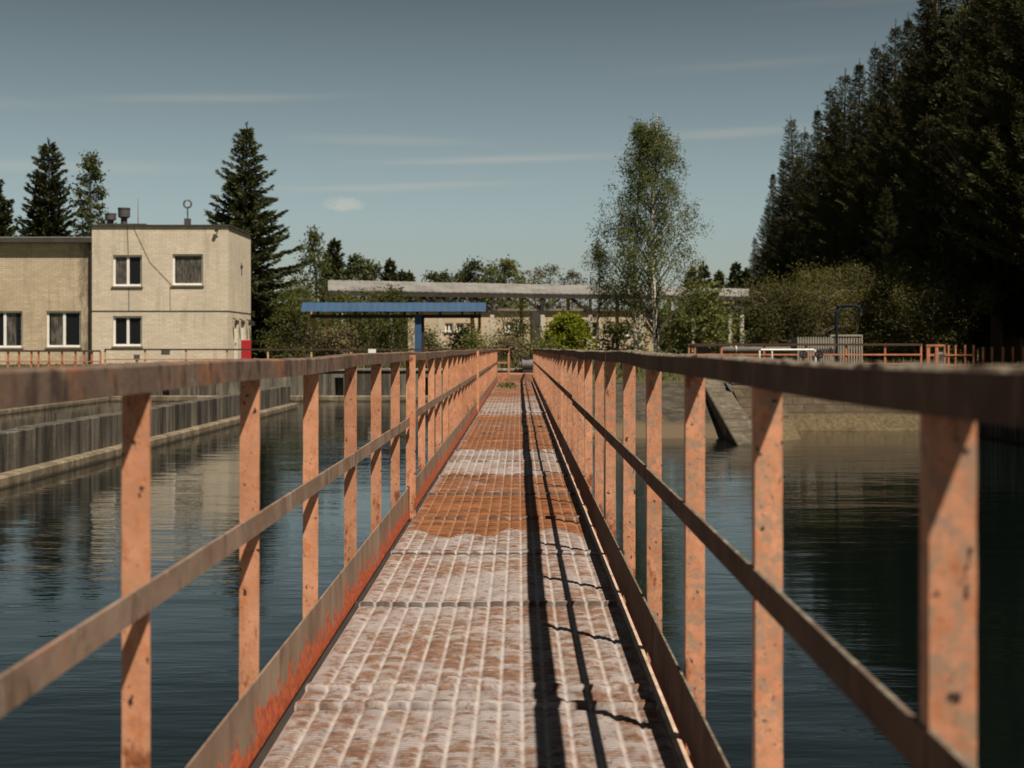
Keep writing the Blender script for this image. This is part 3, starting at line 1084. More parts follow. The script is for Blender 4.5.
MB().add([(x0, BD + .03, zt - .02), (x1, BD + .03, zt - .02), (x1, BD + 3.6, zt - .25), (x0, BD + 3.6, zt - .25),
          (x0, BD + .03, zt - .08), (x1, BD + .03, zt - .08), (x1, BD + 3.6, zt - .31), (x0, BD + 3.6, zt - .31)],
         [(0, 1, 2, 3), (4, 7, 6, 5), (0, 4, 5, 1), (1, 5, 6, 2), (2, 6, 7, 3), (3, 7, 4, 0)]).build('roof', M['steel'], bc)
mb = MB()
mb.box(ax(310, BD), ax(481, BD), BD + .15, BD + .3, az(318, BD), az(314.5, BD))
for p in (317, 355, 404, 417, 440, 462, 475):
    mb.box(ax(p, BD) - .05, ax(p, BD) + .05, BD + .16, BD + .28, az(314.6, BD), zb + .1)
mb.build('beam', M['steel'], bc)
MB().box(ax(414.3, BD), ax(421, BD), BD + .14, BD + .36, GROUND - .1, az(314.4, BD)).build('post', M['bluesheet'], bc)
MB().box(ax(421.2, BD), ax(423.6, BD), BD + .3, BD + .5, GROUND - .1, az(314.4, BD)).build('post', M['steel'], bc)
for p in (311, 478):
    MB().box(ax(p, BD + 3.4), ax(p + 3, BD + 3.4), BD + 3.3, BD + 3.45, GROUND - .1, zt - .32).build('post', M['fencepale'], bc)

# ------------------------------------------------------------------ long grey canopy
lc = thing('long_canopy', 'long grey roofed open shed on concrete posts across the background', 'canopy', (2, 80, GROUND))
A0, A1 = Vector((ax(328, 75), 75, 0)), Vector((ax(749, 87), 87, 0))
dirv = (A1 - A0)
LEN = dirv.length
B0, B1 = Vector((ax(328, 78), 78, 0)), Vector((ax(749, 90), 90, 0))
dirv.normalize()
perp = Vector((-dirv.y, dirv.x, 0))
ze0, ze1 = az(289.8, 75), az(295.8, 87)
zr0, zr1 = az(280, 78), az(288.6, 90)


def lcp(s_, dep, frac):
    """point along the shed (0..1), depth behind the eave, z fraction eave..ridge"""
    p = A0 + dirv * (s_ * LEN)
    q_ = B0.lerp(B1, s_)
    p = p.lerp(q_, dep / 3)
    ze = ze0 + (ze1 - ze0) * s_
    zr = zr0 + (zr1 - zr0) * s_
    p.z = ze + (zr - ze) * frac
    return p


mb = MB()
n = 130
vs, fs = [], []
rq = random.Random(5)
off = 0
for i in range(n + 1):
    s_ = i / n
    if i % 5 == 0:
        off = rq.uniform(-.006, .008)
    rip = (.012 if i % 2 else -.012) + off
    for dep, fr in ((0, 0), (3, 1)):
        p = lcp(s_, dep, fr)
        vs += [(p.x, p.y, p.z + rip), (p.x, p.y, p.z + rip - .06)]
for i in range(n):
    a = i * 4
    fs += [(a, a + 4, a + 6, a + 2), (a + 1, a + 3, a + 7, a + 5), (a, a + 1, a + 5, a + 4), (a + 2, a + 6, a + 7, a + 3)]
mb.add(vs, fs)
mb.build('roof', M['sheet'], lc)
mb = MB()
p, q = lcp(0, .05, 0), lcp(1, .05, 0)
mb.bar(p - Vector((0, 0, .20)), q - Vector((0, 0, .20)), .15, .22)
p, q = lcp(0, 2.9, 0), lcp(1, 2.9, 0)
mb.bar(p - Vector((0, 0, .05)), q - Vector((0, 0, .05)), .15, .22)
mb.build('beam', M['steel'], lc)
for p_ in (344, 391, 440, 492, 543, 590, 640, 693, 730, 742):
    # station along the shed for that column
    best = min((abs(CX + F * (A0 + dirv * (k / 400 * LEN)).x / (A0 + dirv * (k / 400 * LEN)).y - p_), k / 400) for k in range(401))[1]
    b0 = lcp(best, .12, 0)
    zsp = az(315 if p_ > 400 else 313, b0.y)
    cl = MB().box(b0.x - .12, b0.x + .12, b0.y - .12, b0.y + .12, GROUND - .1, zsp).build('column', M['postwhite'], lc, .02)
    mb = MB().box(b0.x - .09, b0.x + .09, b0.y - .09, b0.y + .09, zsp + .003, b0.z - .32)
    for sg in (-1, 1):
        e = b0 + dirv * (1.1 * sg)
        mb.bar((b0.x, b0.y, b0.z - 1.2), (e.x, e.y, b0.z - .33), .09, .09)
    e = b0 + perp * 2.6
    mb.bar((b0.x, b0.y, b0.z - 1.1), (e.x, e.y, e.z - .15), .1, .1)
    mb.build('bracket', M['steel'], cl)
    c2 = b0 + perp * 2.75
    MB().box(c2.x - .11, c2.x + .11, c2.y - .11, c2.y + .11, GROUND - .1, c2.z - .1).build('column', M['fencepale'], lc)

# ------------------------------------------------------------------ low beige building behind
LD = 96.0
lb = thing('beige_building', 'long single storey beige building with flat roof behind the canopy', 'building', (ax(530, LD), LD, GROUND))
lx0, lx1 = ax(408, LD), ax(655, LD)
lz = az(311, LD)
hol = [(ax(a, LD), ax(b_, LD), az(d, LD), az(c, LD)) for a, b_, c, d in
       ((445, 453, 323, 332), (456, 464, 323, 332), (466, 475, 323, 334), (505, 513, 322, 333), (582, 599, 322, 338), (618, 630, 322, 336))]
mb = MB()
wallface(mb, lx0, lx1, GROUND - .2, lz, LD, hol)
mb.add([(lx0, LD, GROUND), (lx0, LD + 8, GROUND), (lx0, LD + 8, lz), (lx0, LD, lz)], [(0, 1, 2, 3)])
mb.add([(lx1, LD, GROUND), (lx1, LD + 8, GROUND), (lx1, LD + 8, lz), (lx1, LD, lz)], [(0, 1, 2, 3)])
mb.build('wall', M['beige'], lb)
MB().box(lx0 - .2, lx1 + .2, LD - .2, LD + 8.2, lz + .002, lz + .16).build('roof', M['rooftin'], lb)
MB().box(ax(532, LD), ax(541, LD), LD - .18, LD - .003, GROUND, lz - .01).build('pilaster', M['roofdark'], lb)
for h in hol:
    window(lb, h, LD, 2)

# ------------------------------------------------------------------ right bank : pipes, cabinet, davit, fence
pp = thing('large_pipe', 'thick dark pipe with a pale flange lying behind the orange fence', 'pipe', (ax(770, 44), 44, GROUND))
MB().tube([(ax(722, 44), 44, az(350, 44)), (ax(800, 44), 44, az(350, 44))], .11, 16).build('pipe', M['pipe'], pp, smooth=False)
for p_ in (720, 735):
    MB().tube([(ax(p_, 44), 44, az(350, 44)), (ax(p_ + 1.5, 44), 44, az(350, 44))], .15, 16).build('flange', M['galv'], pp)
mb = MB()
for p_ in (728, 785):
    mb.box(ax(p_, 44) - .05, ax(p_, 44) + .05, 43.95, 44.05, GROUND - .05, az(352, 44))
mb.build('support', M['concrete'], pp)
pb2 = thing('valve_box', 'small grey valve box beside the thick pipe flange', 'box', (ax(703, 44), 44, GROUND))
MB().box(ax(698, 44), ax(709, 44), 44, 44.3, GROUND, az(347, 44)).build('body', M['vent'], pb2, .01)
MB().box(ax(694, 44), ax(716, 44), 43.9, 44.5, az(346.9, 44), az(344.5, 44)).build('lid', M['steel'], pb2)
# roof slab-like dark shelf behind
CDp = 40.0
cb = thing('slatted_cabinet', 'pale grey slatted metal enclosure of two panels on the right bank', 'enclosure', (ax(829, CDp), CDp, GROUND))


def slats(mb, p0, p1, y_, z0, z1, n):
    xa, xb = ax(p0, CDp), ax(p1, CDp)
    st = (xb - xa) / n
    for i in range(n):
        mb.box(xa + st * i + st * .26, xa + st * (i + 1) - st * .26, y_, y_ + .03, z0, z1)


mb = MB(); slats(mb, 797, 830, CDp, GROUND, az(337, CDp), 13); mb.build('panel', M['slat'], cb)
mb = MB(); slats(mb, 831.5, 861, CDp, GROUND, az(336.4, CDp), 11); mb.build('panel', M['slat'], cb)
mb = MB()
mb.box(ax(830.2, CDp), ax(862.5, CDp), CDp - .02, CDp + .05, az(336.3, CDp), az(334.6, CDp))
for p_ in (830.2, 861.2):
    mb.box(ax(p_, CDp), ax(p_ + 1.3, CDp), CDp - .02, CDp + .05, GROUND, az(336.4, CDp))
mb.box(ax(831.6, CDp), ax(861, CDp), CDp + .032, CDp + .06, az(349, CDp), az(347.8, CDp))
mb.build('frame', M['slat'], cb)
MB().box(ax(797, CDp), ax(862, CDp), CDp + .9, CDp + .93, GROUND, az(339, CDp)).box(ax(797, CDp), ax(797.7, CDp), CDp + .06, CDp + .9, GROUND, az(338, CDp)).box(ax(861.5, CDp), ax(862.3, CDp), CDp + .06, CDp + .9, GROUND, az(338, CDp)).build('back', M['pipe'], cb)

DD = 39.4
dv = thing('davit', 'dark blue gooseneck davit standing before the slatted enclosure', 'davit', (ax(837, DD), DD, GROUND))
MB().tube([(ax(837, DD), DD, GROUND - .05), (ax(836.5, DD), DD, az(322, DD)), (ax(836.5, DD), DD, az(311, DD)), (ax(838, DD), DD, az(306.8, DD)), (ax(841, DD), DD, az(305.6, DD)),
           (ax(856, DD), DD, az(305.8, DD)), (ax(859.5, DD), DD, az(307.5, DD)), (ax(860.5, DD), DD, az(312.5, DD))], .042, 10).build('arm', M['bluedark'], dv)
MB().tube([(ax(837, DD), DD, az(318, DD)), (ax(840, DD), DD, az(311, DD)), (ax(845, DD), DD, az(306.2, DD))], .03, 8).build('brace', M['bluedark'], dv)
MB().tube([(ax(860.5, DD), DD, az(312.4, DD)), (ax(860.3, DD), DD, az(314.5, DD))], .055, 10).build('hook', M['steel'], dv)

WD = 37.0
wp = thing('white_pipe_rail', 'white painted pipe rail before the slatted enclosure', 'rail', (ax(788, WD), WD, GROUND))
MB().tube([(ax(759.5, WD), WD, GROUND - .05), (ax(759.5, WD), WD, az(351, WD)), (ax(761, WD), WD, az(349.8, WD)), (ax(814, WD), WD, az(349.8, WD)), (ax(815.5, WD), WD, az(351, WD)), (ax(815.5, WD), WD, GROUND - .05)], .025, 8).build('pipe', M['white'], wp)
MB().tube([(ax(772, WD), WD, GROUND - .05), (ax(772, WD), WD, az(350, WD))], .022, 8).build('post', M['white'], wp)
for i, p_ in enumerate((803, 818.5)):
    vd = 36.6
    q = at(p_, 354.5, vd)
    v_ = thing('valve', ('dark blue handwheel valve under the white rail, nearer the thick pipe', 'dark blue handwheel valve beyond the end of the white rail')[i], 'valve', (q.x, vd, GROUND), 'valves by the white pipe rail')
    MB().tube([(q.x, vd, GROUND - .05), (q.x, vd, q.z - .02)], .035, 8).build('stem', M['machine'], v_)
    MB().tube([(q.x + .09 * math.cos(a), vd - .05 + .03 * math.sin(a), q.z + .09 * math.sin(a)) for a in np.linspace(0, 6.283, 15)], .022, 6).bar((q.x - .08, vd - .05, q.z), (q.x + .08, vd - .05, q.z), .03, .03).bar((q.x, vd - .08, q.z - .08), (q.x, vd - .02, q.z + .08), .03, .03).build('handwheel', M['bluedark'], v_)

FR = 38.5
f3 = thing('bank_fence', 'orange two rail fence with dark top rail along the right bank', 'fence', (ax(800, FR), FR, GROUND))
fence_run(f3, [(ax(p, FR), FR) for p in (689, 695, 721.5, 764, 806, 846, 885, 921)], 'post',
          [(M['fencedark'], az(344.6, FR), .045), (M['fenceorange'], az(354.6, FR), .035), (M['fenceorange'], az(364, FR), .03)], M['fenceorange'], .05, az(344, FR))
gt = thing('gate_frame', 'narrow orange gate frame between the bank fence and the picket fence', 'gate', (ax(932, FR), FR, GROUND))
mb = MB()
for p_ in (928, 936.5):
    mb.box(ax(p_, FR) - .045, ax(p_, FR) + .045, FR - .04, FR + .04, GROUND - .05, az(344.5, FR))
mb.box(ax(926, FR), ax(944, FR), FR - .05, FR + .05, az(346.4, FR), az(344.4, FR))
mb.build('frame', M['fenceorange'], gt)
MB().box(ax(929.8, FR), ax(935, FR), FR - .02, FR + .02, az(356, FR), az(354, FR)).build('crossbar', M['fenceorange'], gt)
f4 = thing('picket_fence', 'bare orange picket posts of the fence at the far right', 'fence', (ax(985, FR), FR, GROUND))
fence_run(f4, [(ax(p, FR), FR) for p in (944.5, 948.5, 955.5, 965, 973.5)], 'post', [(M['fenceorange'], az(355, FR), .03), (M['fenceorange'], az(365.5, FR), .03)], M['fenceorange'], .045, az(345, FR))
for p_ in (983, 992, 1003, 1013, 1023.5, 1034, 1045):
    MB().box(ax(p_, FR) - .024, ax(p_, FR) + .024, FR - .024, FR + .024, GROUND - .05, az(347, FR)).build('post', M['fenceorange'], f4)
mb = MB(); mb.bar((ax(976, FR), FR - .04, az(367, FR)), (ax(1050, FR), FR - .04, az(367, FR)), .03, .04); mb.build('rail', M['fencedark'], f4)
q = at(943, 357.5, 39.2)
br_ = thing('white_drum', 'small dirty white drum behind the orange gate frame', 'drum', (q.x, 39.4, GROUND))
MB().lathe((q.x, 39.4, GROUND), [(.19, 0), (.20, .02), (.20, .30), (.21, .31), (.21, .34), (.20, .35), (.20, .66), (.17, .70)], 18).build('body', M['white'], br_)
MB().lathe((q.x, 39.4, GROUND + .702), [(.14, 0), (.14, .03), (.05, .05)], 14).build('lid', M['galv'], br_)

# ------------------------------------------------------------------ vegetation


def rdir(r_):
    a = r_.uniform(0, 6.283)
    return math.cos(a), math.sin(a)


def conifer(seed, H, Rr, base=.06, leafm='needle', barkm='bark', droop=.25, dens=1.0, prof=.85, leafL=.42, ragged=.35, tip=True, step=.8):
    """returns (trunk MB, C, D, L) around the origin"""
    r_ = random.Random(seed)
    mb = MB()
    lean = (r_.uniform(-.02, .02), r_.uniform(-.02, .02))
    def ctr(z): return Vector((lean[0] * z + .06 * math.sin(z * .6 + seed), lean[1] * z + .06 * math.cos(z * .5), z))
    nseg = 12
    mb.tube([ctr(H * k / nseg) for k in range(nseg + 1)], [max(.015, .016 * H * (1 - k / nseg) ** .8) for k in range(nseg + 1)], 8)
    C, D, L = [], [], []
    z = base * H
    while z < H * .985:
        t = (z / H - base) / (1 - base)
        Lm = Rr * (1 - t) ** prof + .12
        if t < .12:
            Lm *= .65 + t * 2.9
        nb = r_.randint(5, 7) if t < .8 else r_.randint(3, 5)
        a0 = r_.uniform(0, 6.283)
        for k in range(nb):
            if r_.random() < .10:
                continue
            a = a0 + 6.283 * k / nb + r_.uniform(-.35, .35)
            ln = Lm * r_.uniform(1 - ragged, 1.12)
            if r_.random() < .08:
                ln *= 1.22
            dx_, dy_ = math.cos(a), math.sin(a)
            o_ = ctr(z)
            up0 = .42 * t - droop * (1 - t) + r_.uniform(-.1, .1)
            p_prev = o_
            m = max(3, int(ln / .20 * dens))
            pts = [o_]
            for j in range(1, m + 1):
                f = j / m
                zz = up0 * ln * f + (.22 * ln * f * f) * (1 if t < .75 else .6)
                p = o_ + Vector((dx_ * ln * f, dy_ * ln * f, zz))
                pts.append(p)
                d = (p - p_prev).normalized()
                nt = 12 if f > .25 else 6
                for q in range(nt):
                    sd = Vector((-dy_, dx_, 0)) * r_.uniform(-.95, .95)
                    C.append(p + sd * (.05 + .16 * ln * (1 - f) * r_.random()) + Vector((r_.uniform(-.08, .08), r_.uniform(-.08, .08), r_.uniform(-.1, .05))))
                    D.append(d * r_.uniform(.4, 1.1) + sd * .8 + Vector((0, 0, r_.uniform(-.55, .25))))
                    L.append(leafL * r_.uniform(.6, 1.25) * (1 - .35 * t))
                p_prev = p
            if ln > .8:
                mb.tube([pts[0], pts[len(pts) // 2], pts[-1]], [.035 * (1 - t) + .008, .02 * (1 - t) + .006, .005], 4, False)
        z += (.30 + .12 * (1 - t)) * r_.uniform(.85, 1.15) * step
    if tip:
        for k in range(24):
            f = k / 24
            p = ctr(H * (.96 + .05 * f))
            a = r_.uniform(0, 6.283)
            C.append(p); D.append(Vector((math.cos(a) * .5, math.sin(a) * .5, 1))); L.append(leafL * .6)
    return mb, C, D, L


def make_tree(name, label, cat, loc, gen, leafm, barkm, wfac=.2, group=None, seed=1, crown='crown'):
    mb, C, D, L, *tw = gen
    t = thing(name, label, cat, (0, 0, 0), group)
    mb.build('trunk', M[barkm], t)
    if tw and tw[0].v:
        tw[0].build('branches', M['twig' if barkm == 'birchbark' else barkm], t)
    L = np.array(L)
    leafmesh(crown, np.array([tuple(c) for c in C]), np.array([tuple(d) for d in D]), L, L * wfac, M[leafm], t, seed=seed)
    t.location = loc
    return t


def broadleaf(seed, H, Rx, Ry, z0, nclump, per, leafL, clump=.55, shape='oval', weep=0, twigs=True, stems=1, spread=.0, trunk_r=None, gap=0.0):
    """stems from the ground, limbs to clumps of leaves filling an uneven envelope"""
    r_ = random.Random(seed)
    mb, tw = MB(), MB()
    C, D, L = [], [], []
    tr = trunk_r or .012 * H + .02
    spines = []
    for s_ in range(stems):
        a = r_.uniform(0, 6.283)
        sx, sy = math.cos(a) * spread * r_.random(), math.sin(a) * spread * r_.random()
        ox, oy = (0, 0) if stems == 1 else (sx * .35, sy * .35)
        pts = []
        for k in range(9):
            f = k / 8
            pts.append(Vector((ox + sx * f + .10 * H * .12 * math.sin(f * 5 + seed + s_), oy + sy * f + .06 * H * .12 * math.cos(f * 4 + s_), H * .97 * f)))
        spines.append(pts)
        mb.tube(pts, [max(.01, tr * (1 - f / 8) ** .75 / (1 if stems == 1 else 1.4)) for f in range(9)], 7)
    for c in range(nclump):
        zf = r_.random() ** .9
        z = z0 * H + (1 - z0) * H * zf
        if shape == 'oval':
            w_ = math.sin(math.pi * min(.98, .12 + .86 * zf)) ** .7
        elif shape == 'birch':
            w_ = (min(1, .55 + zf * 2.0)) * (1 - zf) ** .85 * 1.45
        elif shape == 'poplar':
            w_ = (min(1, .55 + zf * 2)) * (1 - zf) ** .5 * 1.15
        else:
            w_ = (1 - zf) ** .5 * (.75 + .4 * zf)
        a = r_.uniform(0, 6.283)
        lob = 1 + .55 * mnoise.noise(Vector((math.cos(a) * 1.4, math.sin(a) * 1.4, z / H * 5 + seed)))
        rad = math.sqrt(r_.uniform(.10, 1)) * lob
        pts = spines[c % stems]
        fz = min(.999, z / (H * .97))
        k = int(fz * 8)
        sp = pts[k].lerp(pts[k + 1], fz * 8 - k) if k < 8 else pts[8]
        p = sp + Vector((math.cos(a) * Rx * w_ * rad, math.sin(a) * Ry * w_ * rad, r_.uniform(-.1, .1)))
        if gap and mnoise.noise(p * .55 + Vector((seed, 0, 0))) < -.5 + gap:
            continue
        # limb
        kz = max(0, fz - .16 * rad * w_ - .03)
        k2 = min(7, int(kz * 8))
        s0 = pts[k2].lerp(pts[k2 + 1], kz * 8 - k2)
        if twigs and (shape != 'birch' or c % 2):
            mid = s0.lerp(p, .55) + Vector((0, 0, .12 * (p - s0).length))
            tw.tube([s0, mid, p], [.012 + tr * .16 * (1 - fz), .010 + tr * .07 * (1 - fz), .005], 4, False)
        cs = clump * r_.uniform(.6, 1.3)
        for q in range(per):
            if weep and q % 3:
                # hanging twig
                st_ = r_.uniform(0, 1)
                dx_, dy_ = r_.gauss(0, .45) * cs, r_.gauss(0, .45) * cs
                pos = p + Vector((dx_, dy_, -weep * st_ * r_.uniform(.4, 1)))
                dd = Vector((r_.gauss(0, .5), r_.gauss(0, .5), -1))
            else:
                pos = p + Vector((r_.gauss(0, .5) * cs, r_.gauss(0, .5) * cs, r_.gauss(0, .42) * cs))
                dd = Vector((r_.gauss(0, 1), r_.gauss(0, 1), r_.gauss(0, .8)))
            C.append(pos); D.append(dd); L.append(leafL * r_.uniform(.6, 1.3))
    return mb, C, D, L, tw


def ground_loc(px_, d): return (ax(px_, d), d, GROUND - .03)
def treeH(py, d): return az(py, d) - GROUND


# the large spruce behind the building
make_tree('spruce', 'tall dark spruce with full crown just behind the brick building', 'tree', ground_loc(246, 92),
          conifer(11, treeH(125, 92), 4.3, .04, dens=1.4, leafL=.40, prof=.9, droop=.30, ragged=.5, step=.62), 'needle', 'bark', .17, seed=2)
# trees behind the wing
make_tree('conifer', 'dark ragged conifer rising behind the roof of the brick wing', 'tree', ground_loc(48, 100),
          conifer(12, treeH(141, 100), 2.6, .12, dens=1.3, prof=.62, droop=-.25, ragged=.6, leafL=.40, step=.65), 'needle', 'bark', .2, seed=3)
make_tree('poplar', 'lighter slim poplar behind the brick wing beside the dark conifer', 'tree', ground_loc(93, 98),
          broadleaf(13, treeH(151, 98), 1.75, 1.75, .2, 200, 30, .22, .42, 'poplar', .3), 'poplarleaf', 'bark', .30, seed=4)
make_tree('conifer', 'dark conifer cut by the left edge of the picture above the wing roof', 'tree', ground_loc(-4, 100),
          conifer(14, treeH(178, 100), 2.2, .1, dens=1.2, prof=.7, droop=-.1, ragged=.5, leafL=.5), 'needle', 'bark', .2, seed=5)

# the birch clump
t_ = make_tree('birch', 'tall weeping birch with white trunk right of the footbridge end', 'tree', ground_loc(655, 64),
               broadleaf(21, treeH(104, 64), 2.25, 2.1, .20, 430, 64, .095, .40, 'birch', .8, trunk_r=.15, gap=.22), 'birchleaf', 'birchbark', .30, seed=6)
make_tree('birch', 'second slimmer birch stem close left of the tall weeping birch', 'tree', ground_loc(637, 64.6),
          broadleaf(22, treeH(118, 64.6), 1.9, 1.7, .26, 260, 60, .095, .40, 'birch', .75, trunk_r=.10, gap=.22), 'birchleaf', 'birchbark', .30, seed=7)
make_tree('birch', 'short thin young birch left of the birch pair', 'tree', ground_loc(598, 66),
          broadleaf(23, treeH(236, 66), .75, .7, .3, 60, 44, .095, .36, 'birch', .5, trunk_r=.05), 'birchleaf', 'birchbark', .30, seed=8)
make_tree('shrub', 'loose green shrub right of the birch trunks', 'shrub', ground_loc(702, 66),
          broadleaf(24, treeH(285, 66), 2.2, 1.6, .05, 130, 34, .17, .5, 'bush', 0, stems=4, spread=1.0), 'shrubleaf', 'bark', .32, seed=9)
make_tree('shrub', 'dull green undergrowth shrub at the foot of the birches', 'shrub', ground_loc(622, 68),
          broadleaf(25, treeH(322, 68), 1.6, 1.2, .02, 70, 30, .17, .4, 'bush', 0, stems=4, spread=.8), 'shrubleaf', 'bark', .32, seed=10)
# lime green bush
make_tree('bush', 'round bright lime green bush beyond the end of the footbridge', 'bush', ground_loc(569, 60),
          broadleaf(26, treeH(317, 60), 1.15, 1.0, .03, 170, 42, .13, .30, 'oval', 0, stems=4, spread=.5), 'brightleaf', 'bark', .42, seed=11)

# shrubs around the canopies
for i, (px_, py_, d, rx, nc_, mt, lab) in enumerate([
        (388, 288, 69, 1.9, 120, 'shrubleaf', 'yellow green shrub between the blue canopy and the long shed, left of the blue post'),
        (352, 296, 70, 1.5, 90, 'shrubleaf', 'leafy shrub behind the left half of the blue canopy'),
        (462, 326, 66, 1.0, 60, 'brownleaf', 'brownish twiggy shrub right of the blue canopy post'),
        (484, 333, 60, 1.0, 60, 'shrubleaf', 'green shrub behind the far end of the left railing'),
        (521, 300, 63, .35, 34, 'shrubleaf', 'slim pale sapling in line with the end of the footbridge'),
        (508, 341, 56, 1.2, 70, 'brownleaf', 'dry scrub just beyond the end step of the footbridge'),
        (541, 344, 57, .7, 40, 'shrubleaf', 'low green scrub left of the lime green bush'),
        (301, 286, 80, 2.6, 150, 'shrubleaf', 'wide green shrub between the spruce and the long shed'),
        (432, 332, 72, 1.0, 50, 'shrubleaf', 'small green shrub beside the dark post of the blue canopy'),
        (330, 330, 62, 1.1, 60, 'brownleaf', 'low brown scrub under the left end of the blue canopy')]):
    make_tree('shrub', lab, 'shrub', ground_loc(px_, d), broadleaf(40 + i, treeH(py_, d), rx, rx * .8, .02, nc_, 60, .105, .45, 'bush', 0, stems=5, spread=.8), mt, 'bark', .32, seed=50 + i)

# willow thicket on the right bank
for i, (px_, py_, d, rx, lab) in enumerate([
        (790, 283, 56, 2.6, 'olive willow bush at the left end of the thicket, behind the thick pipe'),
        (838, 270, 57, 2.6, 'olive willow bush behind the davit and slatted enclosure'),
        (886, 264, 58, 2.6, 'tallest olive willow bush behind the orange bank fence'),
        (928, 290, 55, 2.0, 'olive willow bush at the right end of the thicket, behind the gate frame')]):
    make_tree('willow', lab, 'bush', ground_loc(px_, d), broadleaf(60 + i, treeH(py_, d), rx, 1.8, .02, 260, 80, .095, .55, 'bush', 0, stems=8, spread=1.7), 'willow', 'bare', .24, group='willow thicket on the right bank', seed=70 + i)

# treeline behind
protos = []
far = [(315, 227, 112, 'loose pale birch beyond the spruce, above the left end of the long shed', 'b'),
       (334, 241, 120, 'slim pointed spruce right of the loose pale birch', 's'),
       (357, 257, 140, 'rounded dark tree above the left end of the long roof', 'd'),
       (372, 264, 150, 'small dark tree left of the pointed spruce above the long roof', 'd'),
       (388, 260, 150, 'pointed dark spruce above the long roof, left of centre', 's'),
       (401, 271, 160, 'low spruce beside the pointed dark spruce above the long roof', 's'),
       (409, 272, 170, 'tiny spruce top just above the long roof', 's'),
       (434, 273, 190, 'left one of two small rounded trees above the long roof', 'd'),
       (443, 274, 190, 'right one of two small rounded trees above the long roof', 'd'),
       (473, 262, 180, 'twin crowned tree above the long roof left of the footbridge axis', 'd'),
       (463, 270, 184, 'low tree left of the twin crowned tree above the long roof', 'd'),
       (490, 268, 184, 'small dark tree between the twin crowned and the round green tree', 'd'),
       (505, 260, 176, 'round green tree above the middle of the long roof', 'g'),
       (535, 268, 190, 'brown bare tree right of the round green tree', 'w'),
       (551, 263, 185, 'broad brown bare tree above the long roof', 'w'),
       (573, 272, 190, 'low brown bare tree left of the young birch', 'w'),
       (690, 268, 150, 'spruce right of the tall birch above the long roof', 's'),
       (704, 264, 145, 'taller pointed spruce right of the tall birch', 's'),
       (718, 272, 150, 'small spruce near the right end of the long roof', 's'),
       (735, 264, 140, 'spruce beside the forest edge above the right end of the roof', 's'),
       (746, 270, 130, 'low dark spruce touching the forest edge', 's')]
gens = {'d': lambda s_, H: broadleaf(s_, H, H * .22, H * .2, .25, 90, 30, .42, .75, 'oval', 0),
        'g': lambda s_, H: broadleaf(s_, H, H * .26, H * .25, .2, 120, 34, .42, .75, 'oval', 0),
        'w': lambda s_, H: broadleaf(s_, H, H * .25, H * .25, .25, 100, 18, .34, .7, 'oval', 0),
        'b': lambda s_, H: broadleaf(s_, H, H * .22, H * .2, .2, 150, 24, .26, .6, 'birch', .6),
        's': lambda s_, H: conifer(s_, H, H * .2, .05, dens=.9, leafL=.55, ragged=.4)}
mats = {'d': ('needle', 'bark'), 'g': ('shrubleaf', 'bark'), 'w': ('brownleaf', 'bark'), 'b': ('birchleaf', 'bark'), 's': ('needle', 'bark')}
for i, (px_, py_, d, lab, k) in enumerate(far):
    make_tree({'d': 'tree', 'g': 'tree', 'w': 'bare_tree', 'b': 'birch', 's': 'spruce'}[k], lab, 'tree', ground_loc(px_, d), gens[k](100 + i, treeH(py_, d)), mats[k][0], mats[k][1], .24, group='treeline behind the long shed', seed=100 + i)

# low wood behind the long shed, read as one mass
rq = random.Random(77)
C, D, L = [], [], []
for i in range(26000):
    x = rq.uniform(-58, 44)
    y_ = 118 + rq.random() ** 1.5 * 30
    top = 3.6 + 2.2 * mnoise.noise(Vector((x * .16, y_ * .07, 3))) + 1.2 * mnoise.noise(Vector((x * .6, 0, 9)))
    C.append((x, y_, GROUND + rq.random() ** .6 * max(1.5, top + (y_ - 118) * .03)))
    D.append((rq.gauss(0, 1), rq.gauss(0, 1), rq.gauss(0, .8)))
    L.append(rq.uniform(.45, .95))
L = np.array(L)
tag(leafmesh('distant_wood', C, D, L, L * .33, M['needle'], seed=88), 'low dark wood filling the background under the long roof', 'wood', kind='stuff')

# pine and spruce forest on the right
protos = []
for i in range(5):
    H = (19.5, 21, 18, 20, 16)[i]
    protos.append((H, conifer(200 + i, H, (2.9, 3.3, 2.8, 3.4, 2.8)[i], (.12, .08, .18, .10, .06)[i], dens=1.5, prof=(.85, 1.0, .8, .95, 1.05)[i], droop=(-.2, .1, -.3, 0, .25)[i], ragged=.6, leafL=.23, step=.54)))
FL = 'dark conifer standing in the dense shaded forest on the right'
FG = 'conifers of the dark forest on the right'
roots = []
spots = []
